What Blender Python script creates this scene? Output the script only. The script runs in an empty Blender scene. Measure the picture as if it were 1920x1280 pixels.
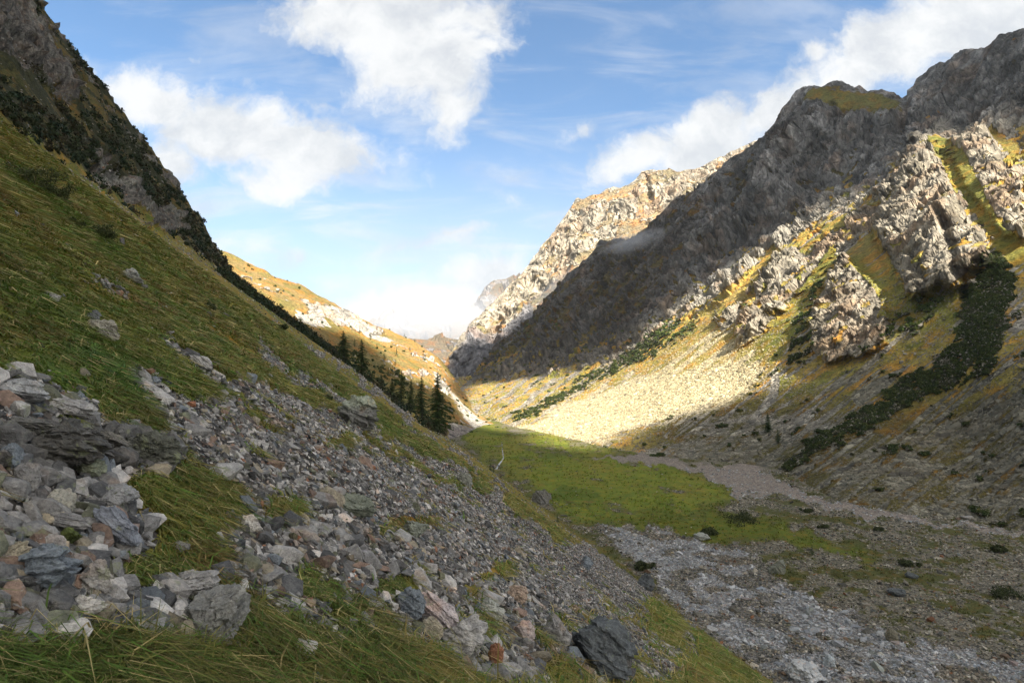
import bpy, bmesh, math, random
import numpy as np
from mathutils import Vector
random.seed(7)
rng = np.random.default_rng(11)
C = bpy.context.scene.collection
sc = bpy.context.scene

# ------------------------------------------------------------------ camera
F = 1173.0                      # focal length in pixels of the 1920 px photograph
PITCH = math.radians(2.44)
cd = bpy.data.cameras.new('camera'); cam = bpy.data.objects.new('camera', cd); C.objects.link(cam)
cd.sensor_width = 36.0; cd.lens = 36.0 * F / 1920.0
cd.clip_start = 0.1; cd.clip_end = 30000
cam.location = (0, 0, 0); cam.rotation_euler = (math.pi / 2 + PITCH, 0, 0)
sc.camera = cam
sc.view_settings.view_transform = 'Standard'; sc.view_settings.look = 'None'
sc.view_settings.gamma = 1.0; sc.view_settings.exposure = 1.38
sc.cycles.max_bounces = 5; sc.cycles.diffuse_bounces = 3; sc.cycles.transparent_max_bounces = 12
sc.cycles.volume_bounces = 1; sc.cycles.use_denoising = True
sc.cycles.volume_step_rate = 2.0

cp, sp = math.cos(PITCH), math.sin(PITCH)
def ray(u, v):
    """direction through a photograph pixel, scaled so that its y is 1"""
    dx = (np.asarray(u, float) - 960) / F; dy = (640 - np.asarray(v, float)) / F
    Y = cp - dy * sp; Z = sp + dy * cp
    return dx / Y, Z / Y
def at(u, v, y):
    a, b = ray(u, v)
    return np.stack([a * y, np.ones_like(a) * y, b * y], -1)
def proj(P):
    x, y, z = P[..., 0], P[..., 1], P[..., 2]
    w = y * cp + z * sp; h = -y * sp + z * cp
    w = np.where(w < 0.05, 0.05, w)
    return 960 + F * x / w, 640 - F * h / w

# ------------------------------------------------------------------ sun and sky
AZ, EL = math.radians(134), math.radians(44)
S = np.array([math.sin(AZ) * math.cos(EL), math.cos(AZ) * math.cos(EL), math.sin(EL)])
ld = bpy.data.lights.new('sun', 'SUN'); ld.energy = 5.0; ld.angle = math.radians(0.5); ld.color = (1, 0.94, 0.84)
sun = bpy.data.objects.new('sun', ld); C.objects.link(sun)
sun.rotation_euler = Vector(S).to_track_quat('Z', 'Y').to_euler()

W = bpy.data.worlds.new('World'); sc.world = W; W.use_nodes = True; W.cycles.sampling_method = 'NONE'
nt = W.node_tree; nt.nodes.clear()
def N(tree, t, **k):
    n = tree.nodes.new(t)
    for a, b in k.items():
        if a == 'inp':
            for i, val in b.items(): n.inputs[i].default_value = val
        else: setattr(n, a, b)
    return n
def mth(tree, op, a, b=None, c=None, clamp=False):
    n = tree.nodes.new('ShaderNodeMath'); n.operation = op; n.use_clamp = clamp
    for i, x in enumerate((a, b, c)):
        if x is None: continue
        if isinstance(x, (int, float)): n.inputs[i].default_value = x
        else: tree.links.new(x, n.inputs[i])
    return n.outputs[0]
def maprange(tree, x, a, b, c=0.0, d=1.0, smooth=True):
    n = tree.nodes.new('ShaderNodeMapRange'); n.interpolation_type = 'SMOOTHSTEP' if smooth else 'LINEAR'
    tree.links.new(x, n.inputs[0])
    for i, val in enumerate((a, b, c, d)): n.inputs[i + 1].default_value = val
    return n.outputs[0]
def mixc(tree, f, a, b, mode='MIX'):
    n = tree.nodes.new('ShaderNodeMix'); n.data_type = 'RGBA'; n.blend_type = mode
    for idx, x in ((0, f), (6, a), (7, b)):
        if isinstance(x, (int, float)): n.inputs[idx].default_value = x
        elif isinstance(x, tuple): n.inputs[idx].default_value = (x[0], x[1], x[2], 1)
        else: tree.links.new(x, n.inputs[idx])
    return n.outputs[2]
def noise(tree, vec, scale, detail=4, rough=0.55, dist=0.0, color=False, lac=2.0):
    n = tree.nodes.new('ShaderNodeTexNoise')
    n.inputs['Scale'].default_value = scale; n.inputs['Detail'].default_value = detail
    n.inputs['Roughness'].default_value = rough; n.inputs['Distortion'].default_value = dist
    n.inputs['Lacunarity'].default_value = lac
    if vec is not None: tree.links.new(vec, n.inputs['Vector'])
    return n.outputs[1 if color else 0]

sky = N(nt, 'ShaderNodeTexSky', sky_type='NISHITA', sun_disc=False, sun_elevation=EL, sun_rotation=AZ,
        altitude=1800, air_density=1.0, dust_density=0.6, ozone_density=1.3)
tc = N(nt, 'ShaderNodeTexCoord'); sx = N(nt, 'ShaderNodeSeparateXYZ'); nt.links.new(tc.outputs['Generated'], sx.inputs[0])
yy = mth(nt, 'MAXIMUM', sx.outputs[1], 0.08)
ca = mth(nt, 'DIVIDE', sx.outputs[0], yy); cb = mth(nt, 'DIVIDE', sx.outputs[2], yy)
cmb = N(nt, 'ShaderNodeCombineXYZ'); nt.links.new(ca, cmb.inputs[0]); nt.links.new(cb, cmb.inputs[1])
# warp the cloud outlines
wn = noise(nt, cmb.outputs[0], 5.0, 6, 0.6, color=True)
wv = N(nt, 'ShaderNodeVectorMath', operation='SUBTRACT'); nt.links.new(wn, wv.inputs[0]); wv.inputs[1].default_value = (0.5, 0.5, 0.5)
ws = N(nt, 'ShaderNodeVectorMath', operation='SCALE'); nt.links.new(wv.outputs[0], ws.inputs[0]); ws.inputs['Scale'].default_value = 0.13
wa = N(nt, 'ShaderNodeVectorMath', operation='ADD'); nt.links.new(ws.outputs[0], wa.inputs[0]); nt.links.new(cmb.outputs[0], wa.inputs[1])
BLOBS = [  # u, v, radius u, radius v, tilt (deg, up to the right), weight
    (285, 175, 150, 75, -8, 1), (430, 240, 170, 95, -20, 1.1), (570, 285, 170, 85, -8, 1.1), (530, 350, 140, 50, 10, .75),
    (600, 190, 70, 22, 0, .45), (350, 100, 40, 22, 0, .45), (330, 320, 90, 60, -30, .8),
    (720, 10, 250, 100, 0, 1.2), (800, 105, 150, 130, -20, 1.15), (835, 215, 75, 70, -55, .9), (905, 90, 80, 60, 0, .7), (690, 150, 60, 80, -30, .5),
    (1870, 20, 330, 130, 20, 1.3), (1650, 110, 210, 85, 28, 1.15), (1530, 100, 65, 30, 10, .7), (1560, 170, 130, 60, 25, 1.0),
    (1345, 245, 140, 75, 20, 1.1), (1190, 295, 110, 55, 20, .9), (1440, 215, 110, 60, 20, .9), (1290, 300, 140, 50, 10, 1.0),
    (1085, 240, 80, 28, 20, .5), (960, 365, 50, 30, -20, .38), (745, 295, 60, 40, -50, .3),
    (700, 575, 75, 48, 0, 1.0), (830, 600, 210, 80, 8, 1.4), (905, 520, 120, 52, 12, 1.05), (790, 470, 170, 30, 10, .5), (860, 448, 80, 20, 10, .5),
    (500, 480, 170, 26, 0, .4), (1420, 60, 20, 10, 0, .2),
]
acc = None
for (u, v, ru, rv, tilt, w) in BLOBS:
    a, b = ray(u, v)
    mp = N(nt, 'ShaderNodeMapping', vector_type='TEXTURE'); nt.links.new(wa.outputs[0], mp.inputs[0])
    mp.inputs['Location'].default_value = (float(a), float(b), 0); mp.inputs['Rotation'].default_value = (0, 0, math.radians(tilt))
    mp.inputs['Scale'].default_value = (ru / F, rv / F, 1)
    ln = N(nt, 'ShaderNodeVectorMath', operation='LENGTH'); nt.links.new(mp.outputs[0], ln.inputs[0])
    g = mth(nt, 'MULTIPLY', mth(nt, 'SUBTRACT', 1.25, ln.outputs['Value']), w)
    if acc is None: acc = g
    else:
        n = N(nt, 'ShaderNodeMath', operation='SMOOTH_MAX'); nt.links.new(acc, n.inputs[0]); nt.links.new(g, n.inputs[1]); n.inputs[2].default_value = 0.25
        acc = n.outputs[0]
acc = mth(nt, 'MAXIMUM', acc, -0.4)
puff = noise(nt, wa.outputs[0], 12, 10, 0.66, 0.2)
strk = N(nt, 'ShaderNodeMapping'); nt.links.new(cmb.outputs[0], strk.inputs[0]); strk.inputs['Scale'].default_value = (2.0, 9.0, 1); strk.inputs['Rotation'].default_value = (0, 0, math.radians(-12))
cir = noise(nt, strk.outputs[0], 1.6, 8, 0.62, 0.6)
body = mth(nt, 'ADD', acc, mth(nt, 'MULTIPLY', mth(nt, 'SUBTRACT', puff, 0.52), 1.7))
m1 = maprange(nt, body, 0.08, 0.78)
lowb = maprange(nt, cb, 0.62, 0.05)
m2 = mth(nt, 'MULTIPLY', maprange(nt, cir, 0.42, 0.72), mth(nt, 'ADD', 0.30, mth(nt, 'MULTIPLY', lowb, 0.65)))
m3 = mth(nt, 'MULTIPLY', maprange(nt, cb, 0.44, 0.02), 0.72)          # thin high veil towards the horizon
mask = mth(nt, 'MAXIMUM', m1, mth(nt, 'MAXIMUM', m2, 0.0))
shade = noise(nt, wa.outputs[0], 7.0, 6, 0.62)
ccol = mixc(nt, maprange(nt, shade, 0.35, 0.62), (4.5, 4.75, 5.1), (6.4, 6.45, 6.5))
skyc = mixc(nt, 1.0, sky.outputs[0], (0.95, 1.36, 1.52), 'MULTIPLY')
c1 = mixc(nt, m3, skyc, (4.9, 5.35, 6.0))
c2 = mixc(nt, mask, c1, ccol)
# unseen bright cloud added overhead and behind the viewer to neutralise the sky light
hn = noise(nt, tc.outputs['Generated'], 3.0, 3, 0.6)
high = mth(nt, 'MAXIMUM', maprange(nt, sx.outputs[2], 0.62, 0.78), maprange(nt, sx.outputs[1], 0.45, 0.15))
c2 = mixc(nt, mth(nt, 'MULTIPLY', high, maprange(nt, hn, 0.34, 0.5)), c2, (4.1, 4.12, 4.05))
bg = N(nt, 'ShaderNodeBackground'); bg.inputs[1].default_value = 0.0585
nt.links.new(c2, bg.inputs[0])
wo = N(nt, 'ShaderNodeOutputWorld'); nt.links.new(bg.outputs[0], wo.inputs[0])

# ------------------------------------------------------------------ numpy noise
_perm = rng.permutation(256).astype(np.int32); _perm = np.concatenate([_perm] * 3)
_g = rng.normal(size=(256, 3)); _g = (_g / np.linalg.norm(_g, axis=1)[:, None]).astype(np.float32)
def perlin(P):
    P = P.astype(np.float32); I = np.floor(P); Fr = P - I; I = I.astype(np.int32) & 255
    U = Fr * Fr * Fr * (Fr * (Fr * 6 - 15) + 10)
    out = 0
    for dx in (0, 1):
        wx = U[:, 0] if dx else 1 - U[:, 0]
        for dy in (0, 1):
            wy = U[:, 1] if dy else 1 - U[:, 1]
            for dz in (0, 1):
                wz = U[:, 2] if dz else 1 - U[:, 2]
                h = _perm[_perm[_perm[(I[:, 0] + dx) & 255] + ((I[:, 1] + dy) & 255)] + ((I[:, 2] + dz) & 255)]
                g = _g[h]
                out = out + wx * wy * wz * (g[:, 0] * (Fr[:, 0] - dx) + g[:, 1] * (Fr[:, 1] - dy) + g[:, 2] * (Fr[:, 2] - dz))
    return out * 1.5
def fbm(P, scale, octv=4, gain=0.5, seed=0, ridge=False):
    P = P / scale + seed * 17.3
    out = 0; a = 1.0; tot = 0
    for i in range(octv):
        n = perlin(P)
        if ridge: n = 1 - 2 * np.abs(n) * 1.4
        out = out + a * n; tot += a; a *= gain; P = P * 2.03 + 5.1
    return out / tot
def facets(P, scale, seed=0, slope=0.9):
    """blocky stone faces: every cell is a randomly tilted plane. returns height, cell random, edge distance"""
    P = (P / scale + seed * 31.7).astype(np.float32); I = np.floor(P).astype(np.int32)
    b1 = np.full(len(P), 9e9, np.float32); b2 = b1.copy(); hid = np.zeros(len(P), np.int32); loc = np.zeros_like(P)
    for dx in (-1, 0, 1):
        for dy in (-1, 0, 1):
            for dz in (-1, 0, 1):
                c = I + np.array([dx, dy, dz]); k = c & 255
                h = _perm[_perm[_perm[k[:, 0]] + k[:, 1]] + k[:, 2]]
                q = c + 0.5 + _g[h] * 0.55
                d = P - q; r = (d * d).sum(1)
                n = r < b1
                b2 = np.where(n, b1, np.minimum(b2, r))
                b1 = np.where(n, r, b1); hid = np.where(n, h, hid); loc[n] = d[n]
    g2 = _g[_perm[hid + 7]]
    rnd = ((hid * 167 + 13) % 251) / 251.0
    return (rnd - 0.5) + slope * (loc * g2).sum(1), rnd, np.sqrt(b2) - np.sqrt(b1)
def sstep(x, a, b):
    t = np.clip((x - a) / (b - a), 0, 1); return t * t * (3 - 2 * t)
def poly(u, v, pts, soft=12.0):
    """soft mask: 1 well inside the polygon, 0 outside"""
    pts = np.asarray(pts, float); n = len(pts)
    d = np.full(u.shape, 1e9); inside = np.zeros(u.shape, bool)
    for i in range(n):
        x0, y0 = pts[i]; x1, y1 = pts[(i + 1) % n]
        ex, ey = x1 - x0, y1 - y0
        t = np.clip(((u - x0) * ex + (v - y0) * ey) / (ex * ex + ey * ey + 1e-9), 0, 1)
        d = np.minimum(d, np.hypot(u - x0 - t * ex, v - y0 - t * ey))
        if y0 != y1:
            c = ((y0 > v) != (y1 > v)) & (u < (x1 - x0) * (v - y0) / (y1 - y0) + x0)
            inside ^= c
    return sstep(np.where(inside, d, -d), -soft, soft)
def band(u, v, pts, width, soft=6.0):
    """soft mask along an open polyline; width per vertex"""
    pts = np.asarray(pts, float); best = np.full(u.shape, -1e9)
    for i in range(len(pts) - 1):
        x0, y0 = pts[i][:2]; x1, y1 = pts[i + 1][:2]
        ex, ey = x1 - x0, y1 - y0
        t = np.clip(((u - x0) * ex + (v - y0) * ey) / (ex * ex + ey * ey), 0, 1)
        w = width[i] * (1 - t) + width[i + 1] * t if hasattr(width, '__len__') else width
        best = np.maximum(best, w - np.hypot(u - x0 - t * ex, v - y0 - t * ey))
    return sstep(best, -soft, soft)
def L(c): return np.array(c, np.float32)

# ------------------------------------------------------------------ meshes from arrays
def mesh_np(name, V, Fc, mat=None, smooth=True, attrs=None, corner_face=None):
    me = bpy.data.meshes.new(name); V = np.ascontiguousarray(V, np.float32); Fc = np.ascontiguousarray(Fc, np.int32)
    k = Fc.shape[1]
    me.vertices.add(len(V)); me.vertices.foreach_set('co', V.ravel())
    me.loops.add(Fc.size); me.loops.foreach_set('vertex_index', Fc.ravel())
    me.polygons.add(len(Fc)); me.polygons.foreach_set('loop_start', np.arange(0, Fc.size, k, dtype=np.int32))
    me.polygons.foreach_set('use_smooth', np.full(len(Fc), smooth))
    for an, arr in (attrs or {}).items():
        a = me.attributes.new(an, 'FLOAT_COLOR', 'POINT')
        col = np.ones((len(V), 4), np.float32); col[:, :arr.shape[1]] = arr
        a.data.foreach_set('color', col.ravel())
    me.update(calc_edges=True)
    if mat: me.materials.append(mat)
    o = bpy.data.objects.new(name, me); C.objects.link(o)
    return o
def tag(o, label=None, cat=None, group=None, kind=None):
    if label: o['label'] = label
    if cat: o['category'] = cat
    if group: o['group'] = group
    if kind: o['kind'] = kind
    return o
def grid_faces(nr, nc):
    i = np.arange(nr - 1)[:, None] * nc + np.arange(nc - 1)[None]
    i = i.ravel(); return np.stack([i, i + 1, i + nc + 1, i + nc], 1)
def normals(P):
    """P (rows, cols, 3)"""
    dr = np.gradient(P, axis=0); dc = np.gradient(P, axis=1)
    n = np.cross(dc, dr); n /= np.linalg.norm(n, axis=2, keepdims=True) + 1e-9
    return n
def tps(pts, u, v, lam=1e-3):
    """smooth surface of inverse depth through scattered (u, v, depth); flat planes stay flat"""
    p = np.array(pts, float); x = p[:, :2] / 1000.0; w = 1000.0 / p[:, 2]
    n = len(x); r = np.linalg.norm(x[:, None] - x[None], axis=2)
    K = np.where(r > 0, r * r * np.log(r + 1e-12), 0) + lam * np.eye(n)
    A = np.zeros((n + 3, n + 3)); A[:n, :n] = K; A[:n, n] = 1; A[:n, n + 1:] = x; A[n, :n] = 1; A[n + 1:, :n] = x.T
    c = np.linalg.solve(A, np.concatenate([w, [0, 0, 0]]))
    q = np.stack([u.ravel(), v.ravel()], 1) / 1000.0
    out = c[n] + q @ c[n + 1:]
    for i in range(n):
        rr = np.linalg.norm(q - x[i], axis=1); out += c[i] * np.where(rr > 0, rr * rr * np.log(rr + 1e-12), 0)
    return (1000.0 / np.maximum(out, 0.02)).reshape(u.shape)
# ------------------------------------------------------------------ materials
def attr(tree, name):
    n = tree.nodes.new('ShaderNodeAttribute'); n.attribute_name = name; return n.outputs['Color']
def new_mat(name, rough=0.9, spec=0.25):
    m = bpy.data.materials.new(name); m.use_nodes = True; t = m.node_tree
    b = t.nodes['Principled BSDF']; b.inputs['Roughness'].default_value = rough
    b.inputs['Specular IOR Level'].default_value = spec
    return m, t, b
def vor(tree, vec, scale, feature='F1', rnd=1.0):
    n = tree.nodes.new('ShaderNodeTexVoronoi'); n.feature = feature; n.inputs['Scale'].default_value = scale
    n.inputs['Randomness'].default_value = rnd
    tree.links.new(vec, n.inputs['Vector']); return n
def mapping(tree, vec, scale=(1, 1, 1), rot=(0, 0, 0)):
    n = tree.nodes.new('ShaderNodeMapping'); n.inputs['Scale'].default_value = scale; n.inputs['Rotation'].default_value = rot
    tree.links.new(vec, n.inputs[0]); return n.outputs[0]
def bump(tree, h, dist, strength=1.0, nrm=None):
    n = tree.nodes.new('ShaderNodeBump'); n.inputs['Distance'].default_value = dist; n.inputs['Strength'].default_value = strength
    tree.links.new(h, n.inputs['Height'])
    if nrm is not None: tree.links.new(nrm, n.inputs['Normal'])
    return n.outputs[0]
def ramp(tree, x, stops):
    n = tree.nodes.new('ShaderNodeValToRGB'); e = n.color_ramp.elements
    while len(e) < len(stops): e.new(0.5)
    for el, (p, c) in zip(e, stops): el.position = p; el.color = (c[0], c[1], c[2], 1)
    tree.links.new(x, n.inputs[0]); return n.outputs[0]

def terrain_mat(name, cell, rock_s, grass_s, comb=(1, 1, 1), bumpk=1.0):
    """cell: size of scree stones (m); rock_s: size of rock relief; grass_s: size of tussocks"""
    m, t, b = new_mat(name, 0.95, 0.15)
    g = t.nodes.new('ShaderNodeNewGeometry'); pos = g.outputs['Position']
    msk = t.nodes.new('ShaderNodeSeparateColor'); t.links.new(attr(t, 'mask'), msk.inputs[0])
    tint, stone = attr(t, 'tint'), attr(t, 'stone')
    # warped mask edges
    nz = noise(t, pos, 1.0 / (cell * 6), 4, 0.65)
    nzc = mth(t, 'MULTIPLY', mth(t, 'SUBTRACT', nz, 0.5), 1.3)
    fr = maprange(t, mth(t, 'ADD', msk.outputs[0], nzc), 0.38, 0.62)
    fs = maprange(t, mth(t, 'ADD', msk.outputs[1], nzc), 0.36, 0.64)
    fd = maprange(t, mth(t, 'ADD', msk.outputs[2], nzc), 0.4, 0.6)
    # grass
    gp = mapping(t, pos, comb)
    g1 = noise(t, gp, 1.0 / grass_s, 4, 0.72); g2 = noise(t, gp, 0.22 / grass_s, 1, 0.5)
    gcol = mixc(t, 1.0, tint, ramp(t, g1, [(0.3, (0.45, 0.45, 0.42)), (0.5, (1, 1, 1)), (0.72, (1.7, 1.62, 1.5))]), 'MULTIPLY')
    g3 = noise(t, pos, 0.055 / grass_s, 3, 0.6); gcol = mixc(t, 1.0, gcol, ramp(t, g3, [(0.3, (0.78, 0.84, 0.84)), (0.5, (1, 1, 1)), (0.7, (1.25, 1.15, 1.1))]), 'MULTIPLY')
    gcol = mixc(t, maprange(t, g2, 0.45, 0.7), gcol, mixc(t, 1.0, gcol, (1.35, 0.95, 0.7), 'MULTIPLY'))
    # scree
    v1 = vor(t, pos, 1.0 / cell); s1 = t.nodes.new('ShaderNodeSeparateColor'); t.links.new(v1.outputs['Color'], s1.inputs[0])
    v2 = vor(t, pos, 0.34 / cell); s2 = t.nodes.new('ShaderNodeSeparateColor'); t.links.new(v2.outputs['Color'], s2.inputs[0])
    pick = mth(t, 'GREATER_THAN', s2.outputs[1], 0.72)
    val = mth(t, 'ADD', mth(t, 'MULTIPLY', s1.outputs[0], mth(t, 'SUBTRACT', 1.0, pick)), mth(t, 'MULTIPLY', s2.outputs[0], pick))
    scol = mixc(t, 1.0, stone, ramp(t, val, [(0.0, (0.4, 0.4, 0.42)), (0.45, (0.85, 0.84, 0.82)), (0.8, (1.15, 1.12, 1.08)), (1.0, (1.7, 1.68, 1.62))]), 'MULTIPLY')
    dist = mth(t, 'ADD', mth(t, 'MULTIPLY', v1.outputs['Distance'], mth(t, 'SUBTRACT', 1.0, pick)), mth(t, 'MULTIPLY', mth(t, 'MULTIPLY', v2.outputs['Distance'], 2.2), pick))
    sh = mth(t, 'SUBTRACT', 1.0, mth(t, 'MULTIPLY', dist, 1.0))
    # rock
    rp = mapping(t, pos, (1.0, 1.0, 0.55), (0.35, 0.25, 0.4))
    r1 = noise(t, rp, 1.0 / rock_s, 6, 0.7)
    r2 = noise(t, pos, 0.25 / rock_s, 2, 0.55)
    ve = vor(t, rp, 0.8 / rock_s, 'DISTANCE_TO_EDGE')
    crack = maprange(t, ve.outputs['Distance'], 0.0, 0.09)
    rcol = mixc(t, 1.0, stone, ramp(t, r1, [(0.32, (0.36, 0.36, 0.37)), (0.5, (0.92, 0.92, 0.91)), (0.66, (1.75, 1.72, 1.66))]), 'MULTIPLY')  # tone contrast widened to imitate lit facets and shaded crevices
    rcol = mixc(t, mth(t, 'MULTIPLY', maprange(t, r2, 0.5, 0.68), 0.55), rcol, mixc(t, 1.0, rcol, (1.15, 0.82, 0.6), 'MULTIPLY'))
    rh = mth(t, 'ADD', r1, mth(t, 'MULTIPLY', crack, 0.25))
    # shrubs / dark ground cover
    v3 = vor(t, pos, 1.0 / (grass_s * 3)); d1 = noise(t, pos, 1.0 / grass_s, 3, 0.7)
    dcol = ramp(t, d1, [(0.3, (0.02, 0.022, 0.01)), (0.6, (0.045, 0.045, 0.018)), (0.8, (0.08, 0.075, 0.03))])
    dh = mth(t, 'ADD', mth(t, 'SUBTRACT', 1.0, v3.outputs['Distance']), d1)
    col = mixc(t, fd, gcol, dcol); col = mixc(t, fs, col, scol); col = mixc(t, fr, col, rcol)
    t.links.new(col, b.inputs['Base Color'])
    # relief
    def mixf(f, a, c): return mth(t, 'ADD', mth(t, 'MULTIPLY', a, mth(t, 'SUBTRACT', 1.0, f)), mth(t, 'MULTIPLY', c, f))
    H = mixf(fd, mth(t, 'MULTIPLY', g1, grass_s * 0.9), mth(t, 'MULTIPLY', dh, grass_s * 1.2))
    H = mixf(fs, H, mth(t, 'MULTIPLY', sh, cell * 0.8))
    H = mixf(fr, H, mth(t, 'MULTIPLY', rh, rock_s * 0.75))
    t.links.new(bump(t, H, bumpk, 1.0), b.inputs['Normal'])
    return m
M_near = terrain_mat('near_slope_ground', 0.28, 0.8, 0.35, (1, 1, 1))
M_right = terrain_mat('mountain_ground', 1.5, 9.0, 3.0)
M_far = terrain_mat('far_mountain_ground', 4.0, 22.0, 9.0)

def blend(c, f, d):
    return c * (1 - f[:, None]) + L(d)[None] * f[:, None]

# ------------------------------------------------------------------ valley floor and the near slope: one height field
def H0(x, y):
    """large shape, metres above the camera"""
    hL = -2.2 - 0.73 * x - 0.18 * y
    e = np.clip(-(x + 0.348 * y + 35), 0, 290)
    g = 0.78 * e - 0.32 / 240 * e * e
    hL = hL + np.where(e > 0, g, 0) - np.clip(-(x + 0.348 * y + 325), 0, None) * 0.9
    hL = hL - 0.75 * np.clip(y - 425, 0, None) - 0.0012 * np.clip(y - 380, 0, 60) ** 2
    fl = -50 - 0.012 * np.clip(y - 520, 0, None) + 0.0 * x
    fl = fl - 2.5 * sstep(-(y), -140, -60) * 0
    k = 3.0
    h = np.clip(0.5 + 0.5 * (hL - fl) / k, 0, 1)
    return hL * h + fl * (1 - h) + k * h * (1 - h), h
LEDGES = []          # (u, v polygon, lift) filled below
def Hn(x, y, fine=True):
    sh = x.shape; x = x.ravel().astype(float); y = y.ravel().astype(float)
    h, k = H0(x, y)
    r = np.hypot(x, y); P = np.stack([x, y, 0 * x], 1)
    up = -(x + 0.348 * y + 35)
    near = np.clip((r - 2.5) / 18, 0, 1)
    q = P @ np.array([[0.97, -0.24, 0], [0.24, 0.97, 0], [0, 0, 1]]).T      # along / across the fall line
    q2 = q * np.array([0.55, 1, 1])
    h = h + k * near * (fbm(q2, 26, 3, seed=1) * 1.5 + fbm(q2, 7, 3, seed=2) * 0.5)
    h = h + k * np.clip((r - 1.0) / 5, 0, 1) * fbm(P, 1.6, 3, seed=3) * 0.16
    cl = sstep(up, 0, 25) * k
    h = h + cl * (fbm(P, 38, 4, seed=4, ridge=True) - 0.35) * 9 + cl * fbm(P, 11, 4, seed=5) * 2.5
    h = h + (1 - k) * (fbm(P, 40, 3, seed=6) * 0.5 + fbm(P, 5, 3, seed=9) * 0.12)
    return h.reshape(sh)
def ground_hit(u, v, y0=0.8, y1=480):
    """nearest point of the height field seen through each pixel"""
    a, b = ray(np.atleast_1d(u), np.atleast_1d(v)); ys = np.geomspace(y0, y1, 500)
    X = a[:, None] * ys; Z = b[:, None] * ys
    D = Z - Hn(X, np.broadcast_to(ys, X.shape))
    i = np.argmax(D < 0, axis=1); i = np.where((D < 0).any(1), i, len(ys) - 1); i = np.maximum(i, 1)
    r = np.arange(len(a)); d0, d1 = D[r, i - 1], D[r, i]; f = np.clip(d0 / (d0 - d1 + 1e-9), 0, 1)
    y = ys[i - 1] * (1 - f) + ys[i] * f; x = a * y
    return np.stack([x, y, Hn(x, y)], 1)

SCREE_POLY = [(250, 690), (330, 745), (420, 745), (500, 800), (545, 800), (620, 815), (760, 870), (900, 935), (1040, 1000), (1140, 1045), (1230, 1090), (1300, 1140),
              (1310, 1290), (740, 1290), (690, 1200), (560, 1175), (470, 1120), (400, 1080), (420, 980), (470, 940), (430, 900), (350, 880), (330, 830)]
STRIPS = [([(300, 630), (380, 690), (440, 725), (520, 770), (600, 800), (700, 860)], [7, 12, 16, 24, 34, 30]),
          ([(485, 655), (560, 705), (610, 735), (650, 755)], [6, 12, 9, 5]),
          ([(255, 700), (300, 720), (350, 745), (420, 790), (480, 830)], [7, 8, 12, 22, 30]),
          ([(590, 655), (650, 700), (720, 752), (790, 800), (830, 835), (900, 890), (960, 935)], [1, 4, 3, 5, 2, 4, 2]),
          ([(180, 525), (240, 555)], [4, 4]), ([(640, 770), (740, 830), (850, 890), (960, 960)], [3, 9, 12, 8])]
LEFTROCKS_ = [(0, 690), (60, 700), (180, 760), (200, 800), (330, 840), (300, 880), (215, 900), (235, 960), (290, 1010), (200, 1060), (190, 1110), (150, 1160), (60, 1170), (0, 1180)]
LEFTROCKS = [(-80, 690), (60, 700), (180, 760), (200, 800), (330, 840), (300, 880), (225, 900), (265, 960), (300, 1010), (230, 1060), (240, 1100), (330, 1100), (440, 1110), (420, 1200), (330, 1225), (240, 1190), (180, 1180), (60, 1200), (-80, 1220)]
DEBRIS = [(1120, 985), (1200, 985), (1330, 1005), (1420, 1040), (1470, 1090), (1540, 1130), (1660, 1180), (1790, 1215), (1930, 1232), (2100, 1250), (2100, 1400), (1280, 1400), (1290, 1180), (1250, 1110)]
GRASSBITS = [(345, 930, 65, 45), (350, 1045, 80, 45), (590, 1095, 45, 22), (745, 1095, 45, 22), (770, 985, 40, 20), (930, 1065, 40, 14), (900, 1110, 30, 14), (700, 1235, 160, 45),
             (1250, 1150, 45, 45), (540, 955, 45, 22), (860, 1180, 30, 16), (1050, 1260, 40, 20), (640, 1150, 30, 14), (640, 830, 30, 10)]
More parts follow.
